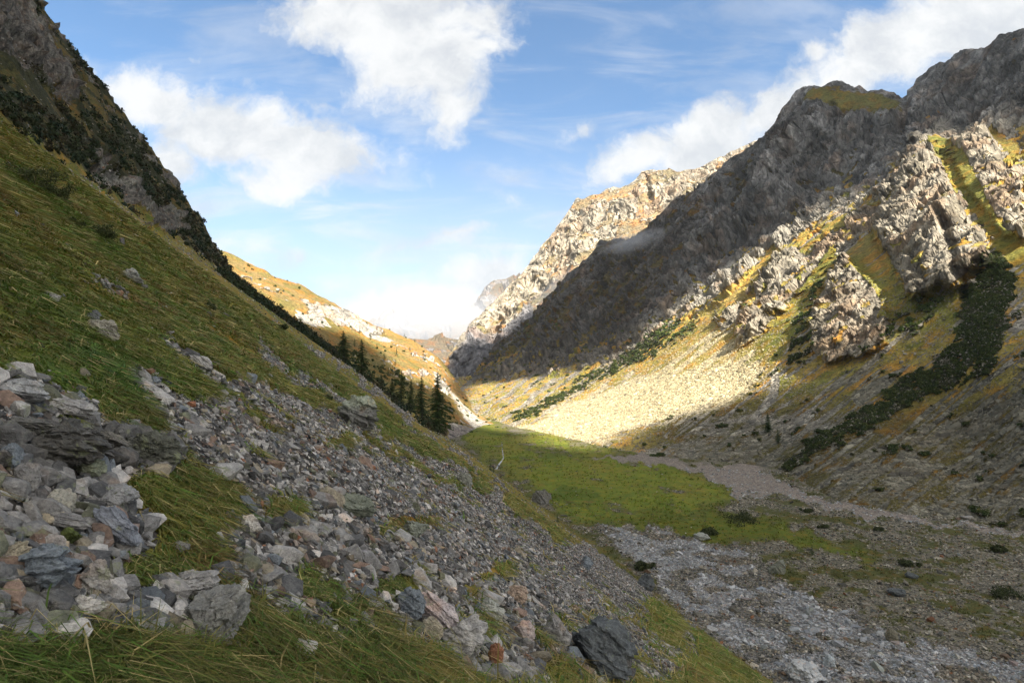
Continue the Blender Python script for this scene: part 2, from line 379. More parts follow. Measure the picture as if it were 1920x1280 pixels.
def near_masks(P):
    """0..1 masks of the near height field at world points: scree, exposed rock, shrub cover, tint, stone colour"""
    u, v = proj(P); x, y = P[:, 0], P[:, 1]
    n1 = fbm(P, 3.0, 3, seed=21); n2 = fbm(P, 14, 3, seed=22)
    Pw = np.stack([np.clip(u, -900, 2900), np.clip(v, -900, 2900), 0 * u], 1)
    u2 = u + fbm(Pw, 60, 4, seed=23, gain=.6) * 60; v2 = v + fbm(Pw, 60, 4, seed=24, gain=.6) * 42
    h, k = H0(x, y); floor = 1 - k
    scree = poly(u2, v2, SCREE_POLY, 10)
    for pts, w in STRIPS: scree = np.maximum(scree, band(u2, v2, pts, w, 5))
    scree = np.maximum(scree, 0.95 * poly(u + (u2 - u) * .5, v + (v2 - v) * .5, LEFTROCKS, 12))
    for gx, gy, rx, ry in GRASSBITS:
        d = np.hypot((u2 - gx) / rx, (v2 - gy) / ry); scree = scree * sstep(d, 0.75, 1.15)
    meadow = poly(u2, v2, [(900, 790), (985, 812), (1100, 835), (1250, 862), (1340, 905), (1390, 925), (1330, 945), (1230, 972), (1100, 978), (1000, 930), (930, 880), (880, 830)], 20)
    meadow = meadow * (1 - 0.85 * sstep(fbm(P * np.array([1, .7, 1]), 17, 4, seed=35), 0.26, 0.42)); meadow = meadow * (1 - 0.75 * poly(u2, v2, [(1010, 838), (1060, 838), (1070, 850), (1020, 850)], 6)) * (1 - 0.8 * band(u2, v2, [(945, 905), (1040, 935), (1130, 955), (1230, 962)], 1.2, 1.5)) * (1 - .8 * band(u2, v2, [(990, 830), (1060, 842), (1180, 862)], 1.2, 1.5))
    meadow2 = poly(u2, v2, [(1120, 965), (1260, 960), (1380, 962), (1440, 975), (1520, 1000), (1640, 1045), (1560, 1045), (1420, 1010), (1270, 1003), (1190, 985)], 14)
    gravel = poly(u2, v2, [(1110, 855), (1180, 850), (1290, 862), (1400, 878), (1470, 895), (1520, 925), (1620, 950), (1760, 975), (1940, 992), (1940, 1000), (1760, 985), (1600, 965), (1480, 935), (1380, 925), (1310, 885), (1200, 870)], 5)
    gravel = np.maximum(gravel, poly(u2, v2, [(1120, 985), (1190, 983), (1250, 1000), (1180, 1008)], 4))
    debris = poly(u2, v2, DEBRIS, 12)
    flst = floor * (0.56 + 0.9 * n2 + 0.5 * n1) * (1 - meadow) * (1 - meadow2)
    scree = np.where(floor > 0.5, np.maximum(np.maximum(gravel, debris), flst), scree)
    rock = poly(u2, v2, [(190, 270), (235, 300), (275, 370), (335, 405), (350, 440), (300, 430), (225, 380), (170, 320)], 8)
    rock = np.maximum(rock, poly(u2, v2, [(-100, -60), (40, -20), (100, 70), (160, 140), (130, 200), (40, 120), (-60, 60)], 20) * 0.75)
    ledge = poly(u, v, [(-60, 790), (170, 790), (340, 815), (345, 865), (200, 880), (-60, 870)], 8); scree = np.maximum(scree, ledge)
    rock = rock * (1 - floor)
    up0 = -(x + 0.348 * y + 35); nb = fbm(P * np.array([1, 1, .6]), 20, 4, seed=26); rock = np.maximum(rock, sstep(up0, 15, 45) * (1 - floor) * sstep(nb, 0.05, 0.25) * 0.9)
    up = -(x + 0.348 * y + 35)
    shrub = sstep(up, -2, 4) * (0.60 + 0.9 * n2 + 0.4 * n1 + 1.0 * fbm(P, 22, 3, seed=141)) * (1 - floor)
    # grass tint
    green = L([0.115, 0.140, 0.024]); olive = L([0.200, 0.170, 0.036]); brown = L([0.165, 0.105, 0.035]); lush = L([0.070, 0.135, 0.025])
    m = fbm(P * np.array([0.6, 1, 1]), 9, 4, seed=31); m2 = fbm(P * np.array([0.5, 1, 1]), 2.2, 3, seed=32)
    T = np.repeat(olive[None], len(P), 0)
    T = blend(T, sstep(m, -0.05, 0.25), green); T = blend(T, sstep(m2, 0.05, 0.4) * 0.8, brown)
    T = blend(T, poly(u2, v2, [(60, 640), (200, 660), (360, 750), (500, 800), (420, 830), (240, 770), (60, 700)], 25) * sstep(-m2, -0.25, 0.2), lush)
    T = blend(T, sstep(up, 0, 6) * (1 - floor) * 0.85, [0.065, 0.055, 0.02])
    T = blend(T, sstep(v, 950, 1100) * (u < 760) * 0.6, [0.055, 0.085, 0.02])
    T = blend(T, floor, [0.085, 0.090, 0.028])
    mn = fbm(P * np.array([1, 0.6, 1]), 22, 4, seed=33); T = blend(T, np.clip(meadow, 0, 1), [0.15, 0.19, 0.024]); T = blend(T, meadow * sstep(mn, -0.05, 0.25) * 0.5, [0.19, 0.17, 0.035]); T = blend(T, meadow * sstep(-mn, 0.1, 0.35) * 0.6, [0.06, 0.10, 0.014]); T = blend(T, meadow * sstep(fbm(P, 9, 3, seed=34), 0.3, 0.45) * 0.6, [0.17, 0.12, 0.06]); T = blend(T, meadow2, [0.11, 0.135, 0.018]); T = blend(T, floor * (1 - meadow) * (1 - meadow2) * sstep(n2 + n1, 0, .4), [0.10, 0.085, 0.04])
    St = np.repeat(L([0.085, 0.075, 0.065])[None], len(P), 0)
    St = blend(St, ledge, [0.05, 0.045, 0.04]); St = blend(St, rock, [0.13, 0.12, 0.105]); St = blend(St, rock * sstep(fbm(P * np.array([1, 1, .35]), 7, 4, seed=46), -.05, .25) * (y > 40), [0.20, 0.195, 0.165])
    St = blend(St, (1 - floor) * 0.4 * sstep(fbm(P, 5, 3, seed=41), 0.1, 0.5) * 0.6, [0.27, 0.185, 0.14])
    St = blend(St, floor * (1 - debris), [0.20, 0.18, 0.135]); St = blend(St, gravel * floor, [0.29, 0.245, 0.205]); dn = fbm(P, 12, 4, seed=43); St = blend(St, debris * floor, [0.28, 0.265, 0.245]); St = blend(St, debris * floor * sstep(dn, .05, .3), [0.20, 0.165, 0.125]); St = blend(St, debris * floor * sstep(-dn, .1, .3), [0.16, 0.15, 0.135])
    return np.clip(scree, 0, 1), np.clip(rock, 0, 1), np.clip(shrub, 0, 1), T, St, floor

def build_near():
    az = np.radians(np.linspace(-58, 58, 1150))
    r = np.concatenate([np.geomspace(0.5, 600, 1000), np.linspace(606, 1500, 40)])
    R, A = np.meshgrid(r, az, indexing='ij')
    X, Y = R * np.sin(A), R * np.cos(A); Z = Hn(X, Y)
    P = np.stack([X, Y, Z], -1)
    scree, rock, shrub, T, St, floor = near_masks(P.reshape(-1, 3))
    # exposed rock gets real relief
    n = normals(P).reshape(-1, 3); n *= np.sign(n[:, 2:3])
    V = P.reshape(-1, 3).copy()
    idx = np.where((rock > 0.05))[0]
    f1, _, _ = facets(V[idx] * np.array([1, 1, 1.6]), 6.0, 1); f2, _, _ = facets(V[idx] * np.array([1, 1, 2.2]), 1.6, 2)
    big = np.clip(V[idx, 1] / 60, 0.05, 1)
    Pq = V[idx] * np.array([1, 1, 0.6]); g1, _, e1 = facets(Pq, 17, 16, 1.0); g2, _, _ = facets(Pq, 6, 17, 1.0)
    V[idx] += n[idx] * ((g1 * 4.0 + g2 * 1.8 - 2.5 * (1 - sstep(e1, 0, .12))) * rock[idx] * sstep(V[idx, 1], 45, 90))[:, None]
    V[idx] += n[idx] * ((f1 * 2.2 * big + f2 * 0.7 * np.clip(V[idx, 1] / 25, 0.25, 1)) * rock[idx])[:, None]
    M = np.stack([rock, scree, shrub], 1)
    o = mesh_np('valley_ground', V, grid_faces(*X.shape)[:, ::-1], M_near, True, {'mask': M, 'tint': T, 'stone': St})
    return tag(o, kind='structure')
near_o = build_near()

# ------------------------------------------------------------------ mountains: sheets between a skyline and a foot, at real depths
SHEETS = []
def sheet(name, crest, foot, ctrl, u0, u1, du, nv, masks, disp, mat, back=250, pw=1.0):
    us = np.arange(u0, u1 + du, du); cr = np.asarray(crest, float); ft = np.asarray(foot, float)
    vc = np.interp(us, cr[:, 0], cr[:, 1]); vf = np.interp(us, ft[:, 0], ft[:, 1])
    t = np.linspace(0, 1, nv) ** pw
    U = np.broadcast_to(us[None], (nv, len(us))); Vp = vf[None] * (1 - t[:, None]) + vc[None] * t[:, None]
    D = tps(ctrl, U, Vp)
    P = at(U, Vp, D)
    n = normals(P); flip = (n * P).sum(-1) > 0; n[flip] *= -1
    Q = P.reshape(-1, 3)
    mk = masks(Q, U.ravel(), Vp.ravel())
    d = disp(Q, U.ravel(), Vp.ravel(), mk)
    nn = n.reshape(-1, 3)
    if isinstance(d, tuple):               # (along normal, towards the camera)
        tocam = -Q / np.linalg.norm(Q, axis=1, keepdims=True)
        Q2 = Q + nn * d[0][:, None] + tocam * d[1][:, None]
    else: Q2 = Q + nn * d[:, None]
    P2 = Q2.reshape(P.shape)
    # rear side falls away behind the skyline
    rows = [P2]; k = 7
    last = P2[-1]; bd = last / np.linalg.norm(last[:, :2], axis=1, keepdims=True); bd = bd * np.array([1, 1, 0])
    for i in range(1, k + 1):
        rows.append((last + bd * back * (i / k) - np.array([0, 0, 1.0]) * back * 1.1 * (i / k) ** 1.3)[None])
    P3 = np.concatenate(rows, 0)
    def ext(a): a = a.reshape(P.shape[0], P.shape[1], -1); return np.concatenate([a] + [a[-1:]] * k, 0).reshape(-1, a.shape[-1])
    M, T, St = mk
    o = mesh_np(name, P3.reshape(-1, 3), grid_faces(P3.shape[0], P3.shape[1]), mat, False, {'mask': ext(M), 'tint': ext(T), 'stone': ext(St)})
    tag(o, kind='structure')
    SHEETS.append((o, P2, U, Vp))
    return o, P2, U, Vp

# right massif ----------------------------------------------------
R_CREST = [(820, 716), (885, 700), (905, 672), (925, 639), (950, 622), (986, 596), (1006, 569), (1030, 545), (1060, 512), (1087, 498), (1114, 468), (1124, 449), (1154, 441), (1191, 441), (1225, 408),
           (1261, 372), (1320, 335), (1380, 290), (1410, 265), (1440, 240), (1465, 200), (1490, 165), (1510, 152), (1545, 158), (1570, 149), (1600, 154), (1650, 162), (1680, 168), (1697, 171), (1708, 158), (1716, 143),
           (1745, 122), (1800, 100), (1840, 85), (1875, 66), (1920, 51), (2050, 20), (2400, -60)]
R_FOOT = [(820, 775), (870, 790), (905, 802), (960, 822), (1150, 850), (1300, 869), (1470, 894), (1550, 940), (1920, 1008), (2400, 1080)]
R_CTRL = [(820, 770, 700), (905, 788, 640), (960, 812, 510), (1150, 840, 391), (1300, 858, 350), (1470, 880, 308), (1550, 925, 250), (1700, 950, 222), (1920, 990, 195), (2300, 1060, 158), (1060, 828, 440),
          (870, 712, 1050), (1000, 700, 900), (1110, 680, 800), (1200, 760, 500), (1100, 745, 620), (1300, 700, 525), (1300, 560, 740), (1470, 600, 505), (1920, 700, 262), (1920, 400, 406), (1920, 250, 560), (1700, 600, 372),
          (1700, 400, 540), (1920, 52, 720), (2300, 0, 520), (2300, 500, 300), (1700, 170, 850), (1500, 155, 950), (1380, 285, 1010), (1261, 372, 1060), (1124, 451, 1120), (1006, 569, 1180), (925, 639, 1250),
          (1500, 400, 760), (1600, 300, 770), (1400, 420, 860), (1150, 600, 930), (1250, 480, 930), (1800, 850, 262), (1300, 800, 400)]
SPIRES = [  # polygon in the photograph, metres it stands out, cell stretch
    ([(1712, 252), (1755, 262), (1775, 330), (1800, 380), (1815, 410), (1850, 440), (1855, 490), (1800, 530), (1760, 545), (1705, 560), (1690, 520), (1660, 470), (1640, 430), (1655, 350), (1690, 290)], 34),
    ([(1593, 486), (1625, 515), (1650, 555), (1668, 600), (1660, 640), (1600, 668), (1545, 675), (1522, 655), (1520, 600), (1535, 555), (1560, 520)], 20),
    ([(1462, 462), (1500, 470), (1530, 490), (1515, 530), (1480, 560), (1450, 600), (1420, 630), (1380, 645), (1378, 600), (1410, 560), (1440, 520)], 14),
    ([(1790, 245), (1850, 235), (1880, 290), (1920, 330), (1920, 450), (1880, 440), (1850, 400), (1815, 360), (1780, 290)], 22),
    ([(1500, 480), (1560, 430), (1640, 385), (1690, 370), (1650, 430), (1560, 480), (1530, 520)], 10),
    ([(1340, 590), (1370, 545), (1400, 520), (1400, 560), (1370, 610), (1350, 620)], 8)]
GRASSRAMP = [([(1748, 262), (1790, 300), (1830, 370), (1860, 420), (1905, 470)], [8, 22, 18, 14, 18]),
             ([(1600, 495), (1650, 540), (1680, 580), (1760, 590), (1800, 560)], [4, 9, 24, 28, 14]),
             ([(1560, 470), (1520, 530), (1490, 590), (1440, 660)], [8, 12, 14, 18]),
             ([(1450, 470), (1400, 540), (1340, 590), (1270, 640), (1200, 680)], [8, 12, 12, 12, 10]), ([(1900, 280), (1860, 250)], [10, 6])]
def right_masks(P, u, v):
    n1 = fbm(P, 25, 4, seed=51); n2 = fbm(P, 90, 3, seed=52); n3 = fbm(P, 8, 3, seed=53)
    # coordinate along the fall line, for streaks down the talus
    s = (u * 0.62 + v * 0.78)
    st = fbm(np.stack([s / 9.0, (u - v) / 260.0, 0 * u], 1), 1.0, 4, seed=54)
    u2 = u + n1 * 22; v2 = v + n1 * 16 + n3 * 6
    cliffline = np.interp(u2, [820, 870, 890, 1000, 1110, 1150, 1200, 1290, 1340, 1380, 1440, 1500, 1560, 1640, 1700, 1760, 1850, 1920, 2400],
                          [690, 700, 715, 706, 690, 672, 648, 575, 550, 520, 480, 440, 400, 372, 300, 250, 262, 240, 150])
    rock = sstep(cliffline - v2, -8, 10)
    rock = rock * (0.93 + 0.25 * n2)
    for pts, _ in SPIRES: rock = np.maximum(rock, poly(u + n3 * 8, v + n1 * 6, pts, 5))
    # ribs of rock between cliff and talus
    rib = poly(u2, v2, [(1110, 690), (1200, 640), (1290, 560), (1440, 460), (1640, 370), (1520, 470), (1440, 540), (1360, 590), (1250, 640)], 10) * sstep(n1 + .4 * n3, -0.1, 0.25)
    rock = np.maximum(rock, rib)
    rock = np.maximum(rock, poly(u2, v2, [(1790, 240), (1920, 240), (1930, 460), (1850, 460), (1800, 400)], 12) * sstep(n3 + n1, -0.2, 0.15))
    n5 = fbm(P, 12, 3, seed=58); rock = rock * (1 - 0.75 * sstep(n5, 0.13, 0.28) * sstep(v, 240, 330))
    for pts, w in GRASSRAMP: rock = rock * (1 - 0.95 * band(u + n3 * 7, v + n3 * 7, pts, w, 4))
    top = poly(u2, v2, [(1520, 168), (1580, 162), (1680, 180), (1690, 205), (1560, 205), (1510, 185)], 8)
    rock = rock * (1 - 0.8 * top)
    # vegetation creeping over the dark western ridge
    veg = poly(u2, v2, [(880, 700), (1000, 580), (1124, 450), (1191, 445), (1330, 360), (1300, 470), (1200, 600), (1110, 680)], 20) * sstep(n1 * 0.8 + n3 * 0.7, -0.12, 0.22)
    rock = rock * (1 - 0.75 * veg)
    rock = rock * (1 - 0.6 * sstep(n1 + 0.5 * n3, 0.28, 0.5))
    scree = sstep(st + 0.35 * n1, -0.12, 0.22) * 0.75
    pale = poly(u2, v2, [(960, 812), (1060, 830), (1130, 834), (1180, 812), (1280, 780), (1400, 745), (1450, 690), (1440, 640), (1380, 610), (1300, 625), (1220, 690), (1100, 740), (1000, 790)], 16)
    scree = np.maximum(scree, pale * (0.92 + 0.35 * st))
    tal2 = poly(u2, v2, [(960, 812), (1120, 720), (1290, 640), (1250, 600), (1130, 680), (1000, 780)], 8); scree = np.maximum(scree, tal2 * (0.6 + st))
    low = poly(u2, v2, [(1150, 860), (1400, 760), (1500, 770), (1640, 800), (1560, 860), (1480, 900), (1300, 880)], 20); scree = np.maximum(scree, low * (0.62 + 0.5 * st))
    low2 = poly(u2, v2, [(1500, 900), (1620, 850), (1760, 770), (1900, 700), (2400, 500), (2400, 1100), (1900, 1020), (1560, 950)], 20); scree = np.maximum(scree, low2 * (0.58 + 0.7 * st + 0.3 * n1))
    for pts, w in [([(1610, 745), (1660, 715), (1705, 685)], [14, 11, 4]), ([(1455, 690), (1450, 740), (1410, 790)], [5, 8, 8]), ([(1510, 780), (1470, 830)], [5, 9])]:
        scree = np.maximum(scree, band(u2 * .3 + u * .7, v, pts, w, 4))
    org = poly(u2, v2, [(1200, 690), (1300, 600), (1400, 540), (1470, 470), (1500, 560), (1520, 640), (1700, 640), (1740, 700), (1560, 700), (1450, 690), (1380, 680), (1280, 700)], 22)
    scree = scree * (1 - 0.7 * org * sstep(-st, -0.25, 0.1))
    shr = 0 * u
    for pts, w in [([(1475, 875), (1560, 825), (1640, 778), (1720, 735), (1790, 690), (1830, 655)], [9, 15, 18, 22, 30, 40]), ([(1830, 660), (1850, 600), (1870, 540), (1870, 500)], [46, 48, 38, 22]),
                   ([(965, 790), (1040, 750), (1130, 705), (1210, 650), (1270, 600)], [3, 4, 6, 7, 5]), ([(1150, 690), (1230, 660), (1300, 610)], [2, 5, 4])]:
        shr = np.maximum(shr, band(u + n3 * 26 + n1 * 18, v + n3 * 16 + n1 * 12, pts, w, 5) * sstep(n3 + .3 * n1, -0.45, -0.15))
    shr = np.maximum(shr, poly(u, v, [(1475, 690), (1490, 590), (1530, 530), (1575, 480), (1530, 560), (1525, 680)], 8) * sstep(n3 + .3 * n1, -0.15, 0.15))
    shr = np.maximum(shr, poly(u, v, [(1640, 620), (1720, 560), (1780, 560), (1740, 610), (1660, 640)], 10) * sstep(n3, -0.1, 0.2))
    shr = np.maximum(shr, sstep(n3 + 0.5 * n1, 0.35, 0.5) * 0.8 * sstep(v, 500, 620)) * (1 - pale)
    for pts, w in GRASSRAMP: scree = scree * (1 - band(u, v, pts, np.array(w) + 5, 8))
    scree = scree * (1 - shr) * (1 - top)
    T = np.repeat(L([0.34, 0.27, 0.07])[None], len(P), 0)
    T = blend(T, sstep(n1, 0.0, 0.35) * 0.8, [0.34, 0.25, 0.085]); T = blend(T, sstep(-n1 + n3 * 0.5, 0.05, 0.4) * 0.8, [0.17, 0.185, 0.04])
    for pts, w in GRASSRAMP[:3]: T = blend(T, band(u, v, pts, np.array(w) + 10, 12) * 0.8, [0.20, 0.20, 0.04])
    T = blend(T, sstep(v, 700, 800) * sstep(u, 1150, 1300), [0.12, 0.10, 0.03])
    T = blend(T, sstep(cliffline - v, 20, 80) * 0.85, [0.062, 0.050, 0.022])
    T = blend(T, top, [0.13, 0.12, 0.03])
    St = np.repeat(L([0.34, 0.31, 0.255])[None], len(P), 0)
    cm = fbm(P * np.array([1, 1, .6]), 55, 4, seed=55); cliffc = np.repeat(L([0.155, 0.152, 0.148])[None], len(P), 0); cliffc = blend(cliffc, sstep(cm, 0.0, 0.3) * .8, [0.27, 0.265, 0.26]); c2m = fbm(P * np.array([1, 1, .5]), 15, 4, seed=56); cliffc = blend(cliffc, sstep(c2m, 0.12, 0.3) * .7, [0.31, 0.305, 0.295]); cliffc = blend(cliffc, sstep(-c2m, 0.12, 0.3) * .7, [0.06, 0.06, 0.055]); cliffc = blend(cliffc, sstep(-cm, 0.05, 0.3) * .8, [0.085, 0.083, 0.08]); kk = sstep(cliffline - v, 0, 50)[:, None]; St = St * (1 - kk) + cliffc * kk  # c2m paints sky-lit facets and dark crevices into the cliff tone
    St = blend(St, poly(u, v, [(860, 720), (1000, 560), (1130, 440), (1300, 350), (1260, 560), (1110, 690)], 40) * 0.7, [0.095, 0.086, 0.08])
    St = blend(St, pale, [0.56, 0.475, 0.29]); St = blend(St, np.maximum(sstep(v, 760, 850) * sstep(u, 1150, 1350), sstep(v - 0.0 * u, 640, 720) * sstep(u, 1500, 1600)), [0.20, 0.185, 0.14])
    for pts, _ in SPIRES: St = blend(St, poly(u, v, pts, 8), [0.33, 0.29, 0.225])
    St = blend(St, sstep(fbm(P, 20, 4, seed=59), 0.08, 0.28) * sstep(v - cliffline, 0, 20) * (1 - pale) * 0.75, [0.17, 0.15, 0.11])
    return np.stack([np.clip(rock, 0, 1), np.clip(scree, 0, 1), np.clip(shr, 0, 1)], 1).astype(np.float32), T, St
def right_disp(P, u, v, mk):
    rock = mk[0][:, 0]; shr = mk[0][:, 2]
    dist = np.clip(P[:, 1] / 700, 0.35, 1.3)
    dd = np.array([0.30, 0.12, 0.95]); Q = P - 0.66 * (P @ dd)[:, None] * dd + np.stack([fbm(P, 30, 3, seed=61), fbm(P, 30, 3, seed=62), fbm(P, 30, 2, seed=63)], 1) * 8
    f0, _, e0 = facets(Q, 62, 3, 1.0); f1, _, e1 = facets(Q, 24, 4, 1.1); f2, _, e2 = facets(Q, 8.5, 5, 1.1); f3, _, _ = facets(P, 3.4, 6, 1.0)
    f0 = f0 * sstep(e0, 0, .22); f1 = f1 * sstep(e1, 0, .22)
    crev = -7.0 * (1 - sstep(e0, 0, 0.10)) - 4.0 * (1 - sstep(e1, 0, 0.14)) - 1.6 * (1 - sstep(e2, 0, .16))
    up_ = np.array([0.62, 0.14, 0.77]); Qr = P - 0.88 * (P @ up_)[:, None] * up_ + np.stack([fbm(P, 60, 3, seed=60), fbm(P, 60, 3, seed=69), 0 * u], 1) * 10
    rd = fbm(P, 120, 4, seed=64, ridge=True); gul = 0.55 - fbm(Qr, 46, 4, seed=70, ridge=True); rib_ = fbm(Qr, 85, 3, seed=75, ridge=True) - 0.4
    d = rock * dist * ((rd - 0.4) * 12 + (gul * 25 + rib_ * 31) * (0.42 + 0.58 * sstep(np.interp(u, [820, 1110, 1290, 1500, 1700, 2400], [690, 660, 540, 400, 250, 150]) - v, -30, 40)) + f0 * 5 + f1 * 4.2 + f2 * 3.0 + f3 * 1.2 + crev * 0.75) * (0.22 + 0.78 * sstep(v - np.interp(u, [p[0] for p in R_CREST], [p[1] for p in R_CREST]), 0, 70)) - rock * 7 * (u < 1700) * (1 - sstep(v - np.interp(u, [p[0] for p in R_CREST], [p[1] for p in R_CREST]), 60, 170))
    big = sstep(v, 720, 560)
    d = d + (1 - rock) * (fbm(P, 45, 3, seed=65) * 3.0 * dist + fbm(P, 4, 2, seed=66) * 0.35)
    toe = sstep(np.interp(u, [p[0] for p in R_FOOT], [p[1] for p in R_FOOT]) - v, 0, 40)
    d = d * toe + shr * 1.2
    c = 0 * u; n3 = fbm(P, 16, 4, seed=67); n4 = fbm(P, 5, 2, seed=68)
    for pts, a in SPIRES:
        m = 0.55 * poly(u + n3 * 22 + n4 * 8, v + n3 * 14, pts, 7) + 0.45 * poly(u + n3 * 22, v + n3 * 12, pts, 45); c = np.maximum(c, a * 1.25 * m)
    # deep gullies
    for pts, w, dep in [([(1505, 330), (1540, 260), (1560, 200)], 7, 14), ([(1640, 440), (1680, 540)], 5, 8), ([(1810, 560), (1790, 480), (1770, 420)], 8, 14), ([(1690, 180), (1700, 250)], 14, 12), ([(1370, 470), (1420, 390), (1450, 300)], 6, 14), ([(1230, 560), (1290, 450)], 5, 12)]:
        c = c - dep * band(u + n3 * 10, v, pts, w, 7)
    return d, c
sheet('right_mountain', R_CREST, R_FOOT, R_CTRL, 820, 2400, 1.7, 560, right_masks, right_disp, M_right, 300)

# far sunlit ridge ------------------------------------------------
F_CREST = [(800, 715), (830, 690), (842, 665), (853, 650), (866, 628), (880, 605), (900, 590), (925, 565), (950, 540), (970, 522), (985, 500), (1002, 478), (1020, 455), (1035, 436), (1050, 415), (1062, 398), (1075, 380), (1083, 370), (1092, 374),
           (1105, 366), (1122, 365), (1135, 356), (1150, 350), (1165, 352), (1180, 344), (1192, 335), (1205, 322), (1222, 318), (1240, 321), (1255, 316), (1270, 322), (1300, 315), (1320, 310), (1340, 300), (1370, 285), (1395, 275), (1500, 230)]
F_FOOT = [(800, 740), (900, 740), (1000, 680), (1200, 540), (1500, 420)]
F_CTRL = [(800, 720, 1330), (850, 700, 1350), (900, 730, 1250), (900, 590, 1650), (1000, 650, 1380), (1000, 480, 1800), (1090, 372, 1900), (1090, 520, 1600), (1240, 320, 1850), (1240, 430, 1600), (1380, 285, 1750), (1500, 230, 1700), (1500, 420, 1450)]
def far_masks(P, u, v):
    n1 = fbm(P, 70, 4, seed=71); n3 = fbm(P, 18, 3, seed=72)
    line = np.interp(u, [800, 900, 1000, 1100, 1200, 1400], [640, 640, 560, 470, 400, 330])
    rock = sstep(line - v + n1 * 60, -25, 25) * 0.9
    rock = np.maximum(rock, sstep(n1 + 0.4 * n3, 0.05, 0.3) * 0.8); rock = rock * (1 - 0.8 * sstep(-n1 + .5 * n3, 0.05, .3) * (1 - 0.0 * u))
    cl = poly(u + n3 * 8, v + n3 * 6, [(835, 700), (845, 670), (870, 640), (880, 610), (900, 620), (935, 625), (990, 560), (1010, 600), (900, 740), (830, 740)], 10); rock = np.maximum(rock, cl)
    scree = sstep(n3, 0.0, 0.3) * 0.5
    T = np.repeat(L([0.32, 0.255, 0.15])[None], len(P), 0); T = blend(T, sstep(n1, 0, .3), [0.34, 0.24, 0.13]); T = blend(T, sstep(-n1, 0.1, .3) * sstep(v, 500, 600), [0.24, 0.22, 0.11])
    St = np.repeat(L([0.43, 0.375, 0.29])[None], len(P), 0); St = blend(St, cl, [0.25, 0.24, 0.245])
    return np.stack([rock, scree, 0 * u], 1).astype(np.float32), T, St
def far_disp(P, u, v, mk):
    rock = mk[0][:, 0]
    Q = P * np.array([1, 1, 0.45]) + np.stack([fbm(P, 60, 2, seed=81), fbm(P, 60, 2, seed=82), 0 * u], 1) * 22
    f0, _, _ = facets(Q, 110, 7, 1.0); f1, _, _ = facets(Q, 42, 8, 1.1); f2, _, _ = facets(Q, 15, 9, 1.1)
    rd = fbm(P * np.array([1, 1, .5]), 150, 4, seed=83, ridge=True)
    d = (0.35 + 0.65 * rock) * ((rd - 0.4) * 30 + f0 * 7 + f1 * 6.5 + f2 * 4.5) * (0.4 + 0.6 * sstep(v - np.interp(u, [p[0] for p in F_CREST], [p[1] for p in F_CREST]), 0, 30))
    n3 = fbm(P, 20, 2, seed=84)
    c = -30 * band(u + n3 * 8, v, [(935, 590), (928, 640), (925, 660)], 5, 5) - 25 * band(u + n3 * 8, v, [(1212, 330), (1218, 370)], 4, 5)
    return d, c
sheet('far_ridge', F_CREST, F_FOOT, F_CTRL, 800, 1500, 1.5, 230, far_masks, far_disp, M_far, 500)

# sunny hill on the far left side of the valley ---------------------
B_CREST = [(380, 455), (440, 482), (470, 495), (520, 517), (560, 527), (600, 550), (640, 575), (680, 597), (700, 607), (740, 622), (775, 636), (800, 652), (825, 670), (845, 692), (860, 715), (872, 742), (885, 765), (905, 783), (930, 797), (975, 812)]
B_FOOT = [(380, 560), (450, 600), (600, 710), (700, 770), (800, 830), (850, 850), (975, 850)]
B_CTRL = [(975, 812, 500), (930, 797, 560), (905, 783, 620), (885, 765, 660), (860, 715, 760), (825, 670, 800), (800, 652, 810), (700, 607, 780), (560, 527, 760), (440, 482, 720), (850, 838, 425), (900, 838, 425), (975, 838, 425),
          (800, 800, 450), (800, 700, 640), (700, 740, 480), (700, 650, 660), (600, 690, 470), (600, 600, 640), (450, 580, 500), (850, 780, 520)]
def hill_masks(P, u, v):
    n1 = fbm(P, 40, 4, seed=91); n3 = fbm(P, 9, 3, seed=92)
    u2 = u + n3 * 8; v2 = v + n3 * 6
    rock = poly(u2, v2, [(560, 560), (620, 575), (690, 605), (720, 625), (670, 625), (640, 615), (580, 595)], 8) * 0.9
    rock = np.maximum(rock, sstep(n1 + n3 * .6, 0.28, 0.45) * 0.9)
    rock = np.maximum(rock, poly(u2, v2, [(740, 690), (800, 690), (850, 730), (840, 760), (800, 720), (760, 715)], 10) * sstep(n3, -.1, .2))
    scree = poly(u2, v2, [(555, 580), (600, 600), (620, 615), (590, 612), (560, 600)], 3)
    scree = np.maximum(scree, poly(u + n3 * 3, v + n3 * 2, [(680, 624), (698, 619), (725, 633), (742, 641), (715, 638)], 2))
    scree = np.maximum(scree, poly(u2, v2, [(800, 690), (835, 715), (870, 760), (900, 785), (975, 812), (975, 826), (930, 815), (880, 800), (840, 740)], 6) * (0.75 + 0.5 * n3))
    scree = np.maximum(scree, poly(u2, v2, [(838, 792), (880, 800), (925, 808), (960, 825), (940, 850), (880, 850), (840, 820)], 4))
    T = np.repeat(L([0.27, 0.185, 0.075])[None], len(P), 0)
    T = blend(T, sstep(-n1, -0.1, 0.25) * 0.8, [0.20, 0.16, 0.05]); T = blend(T, sstep(n3, 0.0, 0.35) * 0.5, [0.15, 0.16, 0.045])
    T = blend(T, poly(u, v, [(560, 640), (640, 640), (760, 680), (840, 760), (850, 850), (560, 850)], 30) * 0.7, [0.135, 0.13, 0.04])
    St = np.repeat(L([0.40, 0.37, 0.32])[None], len(P), 0); St = blend(St, poly(u, v, [(820, 795), (960, 812), (960, 860), (820, 860)], 6), [0.24, 0.21, 0.19])
    shr = sstep(n3 + n1 * .5, 0.2, 0.4) * poly(u, v, [(600, 630), (860, 740), (840, 830), (600, 830)], 20)
    return np.stack([np.clip(rock, 0, 1), np.clip(scree, 0, 1), np.clip(shr, 0, 1)], 1).astype(np.float32), T, St
